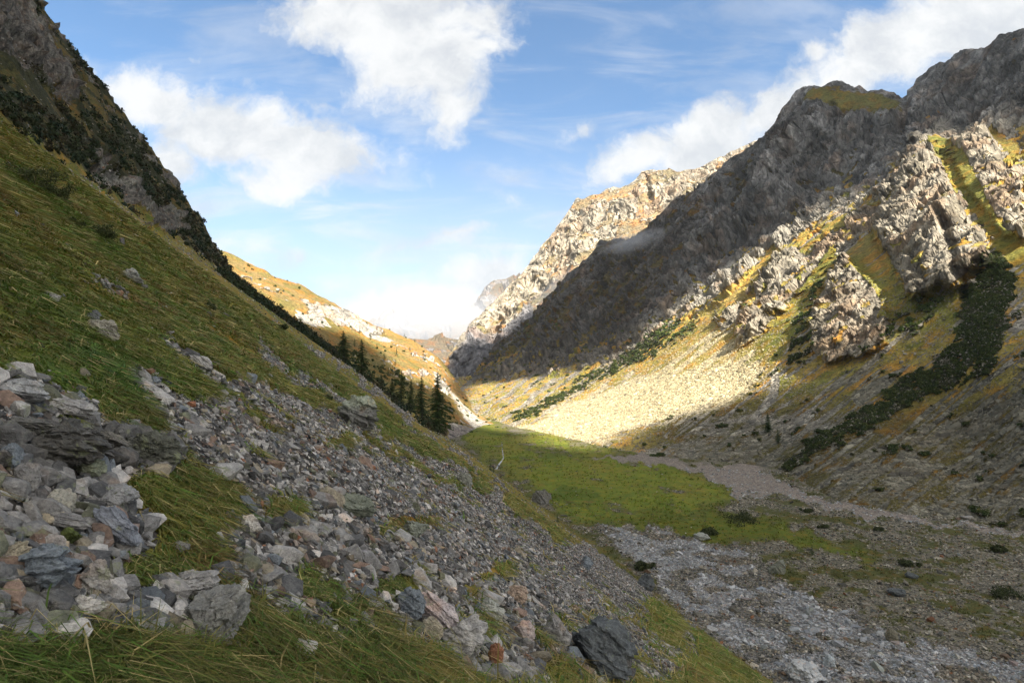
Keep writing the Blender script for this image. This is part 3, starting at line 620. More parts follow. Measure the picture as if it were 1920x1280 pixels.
def hill_disp(P, u, v, mk):
    rock = mk[0][:, 0]
    f1, _, _ = facets(P * np.array([1, 1, .6]), 22, 10, 1.0); f2, _, _ = facets(P, 7, 11, 1.0)
    foot = sstep(800 - v, -15, 40)
    return (rock * (f1 * 5 + f2 * 2.2) + fbm(P, 60, 4, seed=93) * 7 + fbm(P, 8, 3, seed=94) * 0.8) * foot
sheet('sunny_hillside', B_CREST, B_FOOT, B_CTRL, 380, 975, 1.6, 190, hill_masks, hill_disp, M_right, 200)

# brown shoulder and hidden peaks at the end of the valley ---------------------
def end_masks(P, u, v):
    n1 = fbm(P, 120, 4, seed=101); z = 0 * u
    T = np.repeat(L([0.15, 0.125, 0.085])[None], len(P), 0); T = blend(T, sstep(n1, 0, .3), [0.15, 0.145, 0.085])
    St = np.repeat(L([0.26, 0.24, 0.23])[None], len(P), 0)
    return np.stack([sstep(n1, -0.1, 0.15), z, z], 1).astype(np.float32), T, St
def end_disp(P, u, v, mk):
    Q = P * np.array([1, 1, .5]); f0, _, _ = facets(Q, 260, 12, 1.0); f1, _, _ = facets(Q, 90, 13, 1.0)
    return f0 * 40 + f1 * 22
sheet('valley_end_hills', [(700, 640), (760, 640), (800, 633), (830, 630), (870, 636), (950, 640)], [(700, 760), (950, 760)],
      [(700, 640, 3000), (950, 640, 3000), (700, 760, 2200), (950, 760, 2200), (820, 700, 2500)], 700, 950, 2.0, 70, end_masks, end_disp, M_far, 800)
def peak_disp(P, u, v, mk):
    Q = P * np.array([1, 1, .5]); f0, _, _ = facets(Q, 420, 14, 1.0); f1, _, _ = facets(Q, 160, 15, 1.0)
    return f0 * 70 + f1 * 45
sheet('distant_peaks', [(560, 640), (650, 625), (700, 603), (722, 586), (738, 583), (755, 594), (780, 598), (800, 588), (830, 586), (850, 574), (868, 566), (885, 570), (905, 548), (930, 533), (950, 528), (1000, 500), (1100, 470)], [(560, 720), (1100, 720)],
      [(560, 640, 6200), (1100, 480, 6200), (560, 720, 5000), (1100, 720, 5000), (800, 640, 5600)], 560, 1100, 2.5, 60, end_masks, peak_disp, M_far, 1500)
# ------------------------------------------------------------------ unseen cloud deck added up-sun, cut to shade and light chosen slopes
LIT_R = [(880, 722), (940, 716), (1000, 708), (1110, 690), (1200, 640), (1290, 548), (1370, 490), (1440, 450), (1500, 408), (1600, 378), (1660, 335), (1700, 250), (1780, 232), (1860, 262), (1960, 270), (2100, 250), (2100, 470), (1930, 482), (1850, 500), (1780, 560),
         (1760, 620), (1700, 660), (1570, 700), (1500, 712), (1430, 735), (1350, 752), (1280, 785), (1190, 815), (1150, 838), (1060, 838), (950, 824), (905, 805), (860, 780)]
LIT_B = [(380, 440), (560, 505), (720, 600), (860, 690), (900, 770), (990, 815), (930, 812), (870, 788), (838, 740), (800, 715), (760, 705), (700, 650), (640, 625), (560, 600), (380, 520)]
LIT_F = [(780, 690), (840, 690), (862, 655), (880, 640), (905, 640), (940, 640), (985, 590), (1040, 560), (1600, 500), (1600, 100), (1000, 100), (780, 500)]
def shade_cloud_deck():
    e1 = np.cross([0, 0, 1.0], S); e1 /= np.linalg.norm(e1); e2 = np.cross(S, e1)
    pts, val, wt = [], [], []
    def add(P, c, w=1.0):
        pts.append(P); val.append(c); wt.append(np.full(len(P), w))
    for (o, P2, U, V) in SHEETS:
        P = P2[::6, ::6].reshape(-1, 3); u = U[::6, ::6].ravel(); v = V[::6, ::6].ravel()
        if o.name == 'right_mountain': c = 1 - poly(u, v, LIT_R, 5)
        elif o.name == 'sunny_hillside':
            c = 1 - poly(u, v, LIT_B, 8)
        elif o.name == 'far_ridge': c = 1 - poly(u, v, LIT_F, 8)
        else: continue
        add(P, c)
    # near ground
    g = rng.uniform(0, 1, (60000, 2)); R = 6 * 90 ** g[:, 0] ; A = np.radians(-48 + 96 * g[:, 1])
    x, y = R * np.sin(A), R * np.cos(A); P = np.stack([x, y, Hn(x, y)], 1); u, v = proj(P)
    c = 1 - poly(u, v, [(930, 795), (1150, 830), (1120, 850), (1040, 836), (960, 826), (925, 812)], 8)
    c = np.where(v < 700, 1, c)
    c = c - 0.28 * poly(u, v, [(900, 800), (1400, 870), (1400, 940), (1100, 980), (940, 860)], 40)  # deck thinned here to brighten the meadow
    ok = y < 440
    add(P[ok], c[ok], 0.7)
    P = np.concatenate(pts); c = np.concatenate(val); w = np.concatenate(wt)
    a, b = P @ e1, P @ e2
    cell = 9.0; a0, a1, b0, b1 = -1500, 1500, -1500, 1500
    n = int((a1 - a0) / cell)
    ia = np.clip(((a - a0) / cell).astype(int), 0, n - 1); ib = np.clip(((b - b0) / cell).astype(int), 0, n - 1)
    num = np.zeros((n, n)); den = np.zeros((n, n)); np.add.at(num, (ia, ib), c * w); np.add.at(den, (ia, ib), w)
    known = den > 0; val = np.where(known, num / np.maximum(den, 1e-9), 0)
    f = val.copy(); wgt = known.astype(float)
    def blur(x):
        x = np.pad(x, 1, mode='edge'); return (x[:-2, 1:-1] + x[2:, 1:-1] + x[1:-1, :-2] + x[1:-1, 2:] + x[1:-1, 1:-1]) / 5
    cur = val * wgt
    filled = known.copy(); out = val.copy()
    for it in range(120):
        s = blur(np.where(filled, out, 0)); ww = blur(filled.astype(float)); new = (ww > 0) & ~filled
        out[new] = s[new] / ww[new]; filled |= new
        if filled.all(): break
    out[~filled] = 1
    for _ in range(1): out = blur(out)
    # wispy rim
    A, B = np.meshgrid(a0 + (np.arange(n) + .5) * cell, b0 + (np.arange(n) + .5) * cell, indexing='ij')
    Pn = np.stack([A.ravel(), B.ravel(), 0 * A.ravel()], 1)
    nz = fbm(Pn, 70, 4, seed=120).reshape(n, n)
    edge = 4 * out * (1 - out)
    out = np.clip(out + nz * 0.5 * edge, 0, 1); out = sstep(out, 0.15, 0.85)
    lum = fbm(Pn, 260, 4, seed=121).reshape(n, n)
    tz = 2600
    base = A[..., None] * e1 + B[..., None] * e2 + S * tz
    thick = 14 + 60 * out + lum * 25
    V = np.concatenate([(base + S * thick[..., None] * .5).reshape(-1, 3), (base - S * thick[..., None] * .5).reshape(-1, 3)])
    q = grid_faces(n, n); d = out.ravel(); keep = d[q].max(1) > 0.02; q = q[keep]
    Fc = np.concatenate([q, q[:, ::-1] + n * n])
    used = np.unique(Fc); remap = np.full(len(V), -1); remap[used] = np.arange(len(used))
    dd = np.concatenate([d, d])[used][:, None].repeat(3, 1)
    m = bpy.data.materials.new('shade_cloud'); m.use_nodes = True; t = m.node_tree; t.nodes.clear()
    tr = t.nodes.new('ShaderNodeBsdfTransparent'); tl = t.nodes.new('ShaderNodeBsdfTranslucent'); tl.inputs[0].default_value = (0.95, 0.95, 0.97, 1)
    df = t.nodes.new('ShaderNodeBsdfDiffuse'); df.inputs[0].default_value = (0.95, 0.95, 0.97, 1)
    mx = t.nodes.new('ShaderNodeMixShader'); mx.inputs[0].default_value = 0.35; t.links.new(tl.outputs[0], mx.inputs[1]); t.links.new(df.outputs[0], mx.inputs[2])
    m2 = t.nodes.new('ShaderNodeMixShader'); s = t.nodes.new('ShaderNodeSeparateColor'); t.links.new(attr(t, 'cover'), s.inputs[0])
    t.links.new(s.outputs[0], m2.inputs[0]); t.links.new(tr.outputs[0], m2.inputs[1]); t.links.new(mx.outputs[0], m2.inputs[2])
    o = t.nodes.new('ShaderNodeOutputMaterial'); t.links.new(m2.outputs[0], o.inputs[0])
    ob = mesh_np('cloud', V[used], remap[Fc], m, True, {'cover': dd})  # added out of view; its shape follows the wanted sunlit areas
    tag(ob, 'unseen cloud deck added behind the viewer to shade the valley, gaps cut for sunlight', 'cloud', kind='stuff')
shade_cloud_deck()
# ------------------------------------------------------------------ stones
def stone_mat():
    m, t, b = new_mat('weathered_stone', 0.85, 0.3)
    tc_ = t.nodes.new('ShaderNodeTexCoord'); g = t.nodes.new('ShaderNodeNewGeometry'); pos = g.outputs['Position']
    base = attr(t, 'stone')
    n1 = noise(t, pos, 9.0, 5, 0.7); n2 = noise(t, pos, 1.7, 3, 0.6)
    col = mixc(t, 1.0, base, ramp(t, n1, [(0.3, (0.55, 0.55, 0.56)), (0.5, (1, 1, 1)), (0.7, (1.5, 1.48, 1.42))]), 'MULTIPLY')
    col = mixc(t, mth(t, 'MULTIPLY', maprange(t, n2, 0.56, 0.66), 0.5), col, mixc(t, 1.0, col, (1.2, 0.85, 0.62), 'MULTIPLY'))
    st = noise(t, mapping(t, pos, (3, 3, 14), (0.5, 0.3, 0)), 2.2, 4, 0.65)
    col = mixc(t, mth(t, 'MULTIPLY', maprange(t, st, 0.62, 0.68), 0.22), col, (0.52, 0.51, 0.49))
    n4 = noise(t, pos, 55.0, 4, 0.7); col = mixc(t, 1.0, col, ramp(t, n4, [(0.3, (0.7, 0.7, 0.7)), (0.5, (1, 1, 1)), (0.7, (1.3, 1.3, 1.28))]), 'MULTIPLY')
    lic = noise(t, pos, 5.0, 4, 0.75)
    col = mixc(t, mth(t, 'MULTIPLY', maprange(t, lic, 0.60, 0.66), 0.55), col, (0.20, 0.215, 0.11))
    t.links.new(col, b.inputs['Base Color'])
    h = mth(t, 'ADD', n1, mth(t, 'ADD', mth(t, 'MULTIPLY', st, 0.25), mth(t, 'MULTIPLY', n4, 0.12)))
    t.links.new(bump(t, h, 0.05, 0.9), b.inputs['Normal'])
    return m
M_stone = stone_mat()
def hull(npts, seed, jit=0.25):
    r = np.random.default_rng(seed); bm = bmesh.new()
    for i in range(npts):
        p = r.normal(size=3); p /= np.linalg.norm(p); p = np.sign(p) * np.abs(p) ** r.uniform(0.55, 0.9); p *= 1 - jit * r.random()
        bm.verts.new(p * 0.6)
    o = bmesh.ops.convex_hull(bm, input=bm.verts)
    bmesh.ops.delete(bm, geom=[e for e in set(o['geom_interior'] + o['geom_unused']) if isinstance(e, bmesh.types.BMVert)], context='VERTS')
    bmesh.ops.triangulate(bm, faces=bm.faces); bmesh.ops.recalc_face_normals(bm, faces=bm.faces)
    bm.verts.index_update()
    V = np.array([v.co[:] for v in bm.verts]); Fc = np.array([[v.index for v in f.verts] for f in bm.faces]); bm.free()
    return V, Fc
LIB_L = [hull(9, 100 + i) for i in range(14)]; LIB_M = [hull(12, 200 + i, 0.38) for i in range(20)]; LIB_H = [hull(22, 300 + i, 0.22) for i in range(24)]
def rots(n, r, tilt=0.6):
    """random rotation matrices: any heading, limited tilt"""
    a = r.uniform(0, 2 * np.pi, n); b = r.normal(0, tilt, n); c = r.normal(0, tilt, n)
    def Rz(t): z = 0 * t; o = z + 1; return np.stack([np.stack([np.cos(t), -np.sin(t), z], 1), np.stack([np.sin(t), np.cos(t), z], 1), np.stack([z, z, o], 1)], 1)
    def Rx(t): z = 0 * t; o = z + 1; return np.stack([np.stack([o, z, z], 1), np.stack([z, np.cos(t), -np.sin(t)], 1), np.stack([z, np.sin(t), np.cos(t)], 1)], 1)
    def Ry(t): z = 0 * t; o = z + 1; return np.stack([np.stack([np.cos(t), z, np.sin(t)], 1), np.stack([z, o, z], 1), np.stack([-np.sin(t), z, np.cos(t)], 1)], 1)
    return Rx(b) @ Ry(c) @ Rz(a)
def scatter(lib, pos, size, R, asp, col, r):
    """one mesh of many stones"""
    Vs, Fs, Cs = [], [], []; off = 0; k = r.integers(0, len(lib), len(pos))
    for j, (V, Fc) in enumerate(lib):
        i = np.where(k == j)[0]
        if not len(i): continue
        X = V[None] * asp[i][:, None]
        X = np.einsum('nij,nvj->nvi', R[i], X) * size[i][:, None, None] + pos[i][:, None]
        Vs.append(X.reshape(-1, 3)); Fs.append((Fc[None] + (np.arange(len(i)) * len(V))[:, None, None] + off).reshape(-1, 3)); off += len(i) * len(V)
        Cs.append(np.repeat(col[i], len(V), 0))
    return np.concatenate(Vs), np.concatenate(Fs), np.concatenate(Cs)
PAL = np.array([[0.20, 0.19, 0.175], [0.30, 0.285, 0.26], [0.10, 0.098, 0.094], [0.44, 0.41, 0.37], [0.16, 0.175, 0.185], [0.22, 0.15, 0.11], [0.28, 0.13, 0.07], [0.29, 0.245, 0.17], [0.16, 0.16, 0.105]])
PALN = ['mid grey', 'light grey', 'dark grey', 'whitish', 'bluish grey', 'brownish', 'rusty orange', 'tan', 'greenish grey']
PALW = np.array([.22, .20, .18, .17, .07, .05, .015, .06, .05]); PALW = PALW / PALW.sum()
def stone_cols(n, r, k=None):
    k = r.choice(len(PAL), n, p=PALW) if k is None else k
    return (PAL[k] * r.uniform(0.5, 1.15, (n, 1))).astype(np.float32), k

def build_scree():
    r = np.random.default_rng(5); M = 900000
    az = np.radians(r.uniform(-43, 44, M)); R = 1.6 * (330 / 1.6) ** r.random(M)
    x, y = R * np.sin(az), R * np.cos(az)
    z = H0(x, y)[0]; P = np.stack([x, y, z], 1); u, v = proj(P)
    ok = (u > -140) & (u < 2060) & (v < 1420) & (y > 1); x, y, R = x[ok], y[ok], R[ok]
    z = Hn(x, y); P = np.stack([x, y, z], 1); u, v = proj(P)
    scree, rock, shrub, T, St, floor = near_masks(P)
    med = np.where(floor > 0.5, 0.34, 0.088)
    debris = poly(u, v, DEBRIS, 12); med = np.where((floor > .5) & (debris > .5), 0.36, med)
    sw = med * np.exp(r.normal(0, 1, len(x)) * np.where(floor > .5, 0.66, 0.56))
    sw = np.clip(sw, 0.03, np.where(floor > 0.5, 1.5, 0.34))
    s = np.maximum(sw, 0.0026 * R)
    s = s * (1 + 0.5 * ((u < 330) & (v > 800))); s = np.minimum(s, 0.035 * R)
    cov = np.where(floor > 0.5, 0.36 + 0.8 * debris, 1.2 + 1.0 * ((u < 330) & (v > 850)))
    # a few stones in the grass as well
    m = np.maximum(sstep(scree, 0.35, 0.6), np.where(floor > .5, 0.010, 0.02 + 0.02 * (v > 1000)))
    grav = (floor > 0.5) & (debris < 0.3) & (St[:, 0] > 0.27); m = np.where(grav, 0.12, m)
    dens = len(x) / (np.log(330 / 1.6) * np.radians(87))
    p = m * cov * (R * R / (s * s)) / 0.62 / (len(az) / (np.log(330 / 1.6) * np.radians(87)))
    keep = r.random(len(x)) < p
    print('stone candidates', keep.sum(), 'saturated', (p > 1).mean())
    P, s, u, v, R, St, floor = P[keep], s[keep], u[keep], v[keep], R[keep], St[keep], floor[keep]
    n = len(P)
    asp = np.stack([r.uniform(0.85, 1.7, n), r.uniform(0.6, 1.1, n), r.uniform(0.28, 0.85, n)], 1)
    base = rots(n, r, 0.35)
    # lie along the slope: tilt by the fall line
    sl = np.where(floor > 0.5, 0.0, math.atan(0.73)); c_, s_ = np.cos(sl), np.sin(sl); z_ = 0 * sl
    Rt = np.stack([np.stack([c_, z_, s_], 1), np.stack([z_, z_ + 1, z_], 1), np.stack([-s_, z_, c_], 1)], 1)
    Rm = Rt @ base
    P[:, 2] += s * r.uniform(-0.08, 0.28, n)
    col, k = stone_cols(n, r); bigr = (k == 6) & (s / R > 0.015); k = np.where(bigr, 0, k); col = np.where(bigr[:, None], PAL[0], col).astype(np.float32)
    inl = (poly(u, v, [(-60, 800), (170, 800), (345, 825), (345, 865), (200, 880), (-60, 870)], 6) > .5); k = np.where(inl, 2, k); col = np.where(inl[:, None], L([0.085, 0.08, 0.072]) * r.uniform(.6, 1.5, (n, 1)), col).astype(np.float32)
    pale = ((St[:, 0] > 0.24) & (floor > .5))[:, None]; col = np.where(pale, col * L([0.88, .92, .96]) + L([0.14, 0.15, 0.16]), col).astype(np.float32)
    col = np.where((floor > .5)[:, None] & ~pale, col * L([0.95, 0.92, 0.8]), col).astype(np.float32)
    app = s / R * F
    # the ones that show largest become objects of their own
    cand = np.where((u > 5) & (u < 1915) & (v < 1275) & (floor < 0.3))[0]
    top = cand[np.argsort(-app[cand])[:250]]
    cf = np.where((u > 1250) & (u < 1915) & (v < 1275) & (floor > 0.5) & (app > 8))[0]
    top = np.concatenate([top, cf[np.argsort(-app[cf])[:36]]])
    ist = np.zeros(n, bool); ist[top] = True
    small = np.where(~ist & (app < 7))[0]; mid = np.where(~ist & (app >= 7))[0]
    print('stones', n, len(small), len(mid))
    V1, F1, C1 = scatter(LIB_L, P[small], s[small], Rm[small], asp[small], col[small], r)
    V2, F2, C2 = scatter(LIB_M, P[mid], s[mid], Rm[mid], asp[mid], col[mid], r)
    o = mesh_np('loose_scree', np.concatenate([V1, V2]), np.concatenate([F1, F2 + len(V1)]), M_stone, False, {'stone': np.concatenate([C1, C2])})
    tag(o, 'small angular grey scree stones covering the slope and valley floor', 'scree', kind='stuff')
    for i in top:
        V, Fc = LIB_H[int(r.integers(0, len(LIB_H)))]
        X = (Rm[i] @ (V * asp[i]).T).T * s[i]
        o = mesh_np('stone', X, Fc, M_stone, False, {'stone': np.repeat(col[i:i + 1], len(X), 0)}); o.location = P[i]
        c = PALN[k[i]] if col[i, 0] < 0.9 else 'pale'
        if floor[i] > 0.5:
            where = 'in the debris at lower right'; c = c
        elif u[i] < 330: where = 'among the left edge rocks below the ledge' if v[i] > 860 else 'by the left edge above the ledge' if v[i] > 640 else 'in the grass of the upper left slope'
        elif v[i] > 1120: where = 'at the foot of the scree' + (' left of the slate slab' if u[i] < 1060 else ' beside the slate slab')
        elif v[i] > 960: where = 'in the lower scree ' + ('left of centre' if u[i] < 760 else 'near the centre')
        else: where = 'in the upper part of the near scree'
        if (1 if floor[i] > .5 else 0) == 0 and 330 <= u[i] and v[i] <= 960 and u[i] > 760: where = 'on the far right end of the near scree'
        tag(o, f'angular {c} stone lying {where}', 'stone', f'{c} stones lying {where}')
build_scree()

# stones on the talus of the right side -------------------------------------
def talus_stones():
    r = np.random.default_rng(6)
    o, P2, U, V = SHEETS[0]
    me = o.data; n = P2.shape[0] * P2.shape[1]
    buf = np.zeros(len(me.vertices) * 4, np.float32); me.attributes['mask'].data.foreach_get('color', buf); mk = buf.reshape(-1, 4)[:n]
    me.attributes['stone'].data.foreach_get('color', buf); st = buf.reshape(-1, 4)[:n, :3]
    P = P2.reshape(-1, 3); u, v = U.ravel(), V.ravel()
    w = (0.008 + mk[:, 1] ** 2) * (1 - mk[:, 0]) * (1 - mk[:, 2]) * (u < 2000) * (v > 520) * np.clip(300 / P[:, 1], 0.1, 1.5)
    i = r.choice(n, 42000, p=w / w.sum())
    s = np.maximum(0.45 * np.exp(r.normal(0, 0.55, len(i))), 0.0020 * P[i, 1]); s = np.minimum(s, 0.0085 * P[i, 1])
    Q = P[i] + r.normal(0, 0.4, (len(i), 3)) * np.array([1, 1, 0])
    Q[:, 2] += s * 0.05
    asp = np.stack([r.uniform(0.8, 1.5, len(i)), r.uniform(0.7, 1.1, len(i)), r.uniform(0.4, 0.9, len(i))], 1)
    col = st[i] * r.uniform(0.75, 1.2, (len(i), 1)).astype(np.float32)
    Vv, Ff, Cc = scatter(LIB_L, Q, s, rots(len(i), r, 0.5), asp, col, r)
    tag(mesh_np('talus_stones', Vv, Ff, M_stone, False, {'stone': Cc}), 'countless stones strewn over the talus of the right valley side', 'scree', kind='stuff')
talus_stones()

# ------------------------------------------------------------------ named boulders
def ico(sub):
    bm = bmesh.new(); bmesh.ops.create_icosphere(bm, subdivisions=sub, radius=1.0)
    V = np.array([v.co[:] for v in bm.verts]); Fc = np.array([[v.index for v in f.verts] for f in bm.faces]); bm.free(); return V, Fc
ICO = ico(5)
def boulder_shape(seed, cuts=9, strata=0.0, rough=1.0):
    r = np.random.default_rng(seed); V = ICO[0].copy()
    # chop a round body with random planes, then break its faces up
    for i in range(cuts):
        n = r.normal(size=3); n /= np.linalg.norm(n); d = r.uniform(0.55, 0.85)
        e = V @ n - d; V = V - np.where(e > 0, e, 0)[:, None] * n[None]
    f, _, _ = facets(V + seed, 0.42, seed % 7, 1.0); f2, _, _ = facets(V + seed, 0.16, seed % 5, 1.0)
    nn = V / np.linalg.norm(V, axis=1, keepdims=True)
    V = V + nn * (f * 0.10 * rough + f2 * 0.045 * rough + fbm(V + seed, 0.25, 3) * 0.04)[:, None]
    if strata > 0:
        q = (V + fbm(V + seed, 0.8, 2)[:, None] * 0.1) @ np.array([0.15, 0.1, 1.0]); k = np.floor(q * 7)
        V = V + (nn * np.array([1, 1, 0.1])) * ((_g[(k.astype(int) * 7) & 255, 0]) * 0.16 * strata)[:, None]
    return V
def boulder(name, u, v, w, h, depth, col, label, seed, tilt=0.0, cat='boulder', strata=0.0, rough=1.0, y=None, cuts=9, lean=0.0, parent=None, top=None):
    """u, v: centre of the foot in the photograph; w, h: size there in pixels; depth: thickness / width"""
    if y is None: p = ground_hit(u, v)[0]
    else:
        a, b = ray(u, v); p = np.array([a * y, y, b * y])
    k = p[1] / F; V = boulder_shape(seed, cuts, strata, rough)
    hh = V[:, 2].max() - V[:, 2].min(); ww = V[:, 0].max() - V[:, 0].min()
    V = V * np.array([w * k / ww, w * k * depth / ww, h * k / hh * 1.25])
    ca, sa = math.cos(math.radians(tilt)), math.sin(math.radians(tilt)); cb_, sb_ = math.cos(math.radians(lean)), math.sin(math.radians(lean))
    V = V @ np.array([[1, 0, 0], [0, cb_, sb_], [0, -sb_, cb_]])
    V = V @ np.array([[ca, 0, -sa], [0, 1, 0], [sa, 0, ca]])
    V[:, 2] -= V[:, 2].min() + 0.25 * h * k; V[:, 1] += 0.3 * w * k * depth
    cc = np.repeat(L(col)[None], len(V), 0)
    if top is not None: cc = blend(cc, sstep(V[:, 2], 0.45 * h * k, 0.75 * h * k), top)
    o = mesh_np(name, V, ICO[1], M_stone, False, {'stone': cc}); o.location = p
    tag(o, label, cat, kind='thing'); return o
GR, LG, DG, TAN, BL, WH, RU = (0.20, 0.19, 0.175), (0.30, 0.285, 0.26), (0.09, 0.098, 0.10), (0.33, 0.29, 0.21), (0.16, 0.18, 0.195), (0.45, 0.42, 0.37), (0.28, 0.13, 0.07)
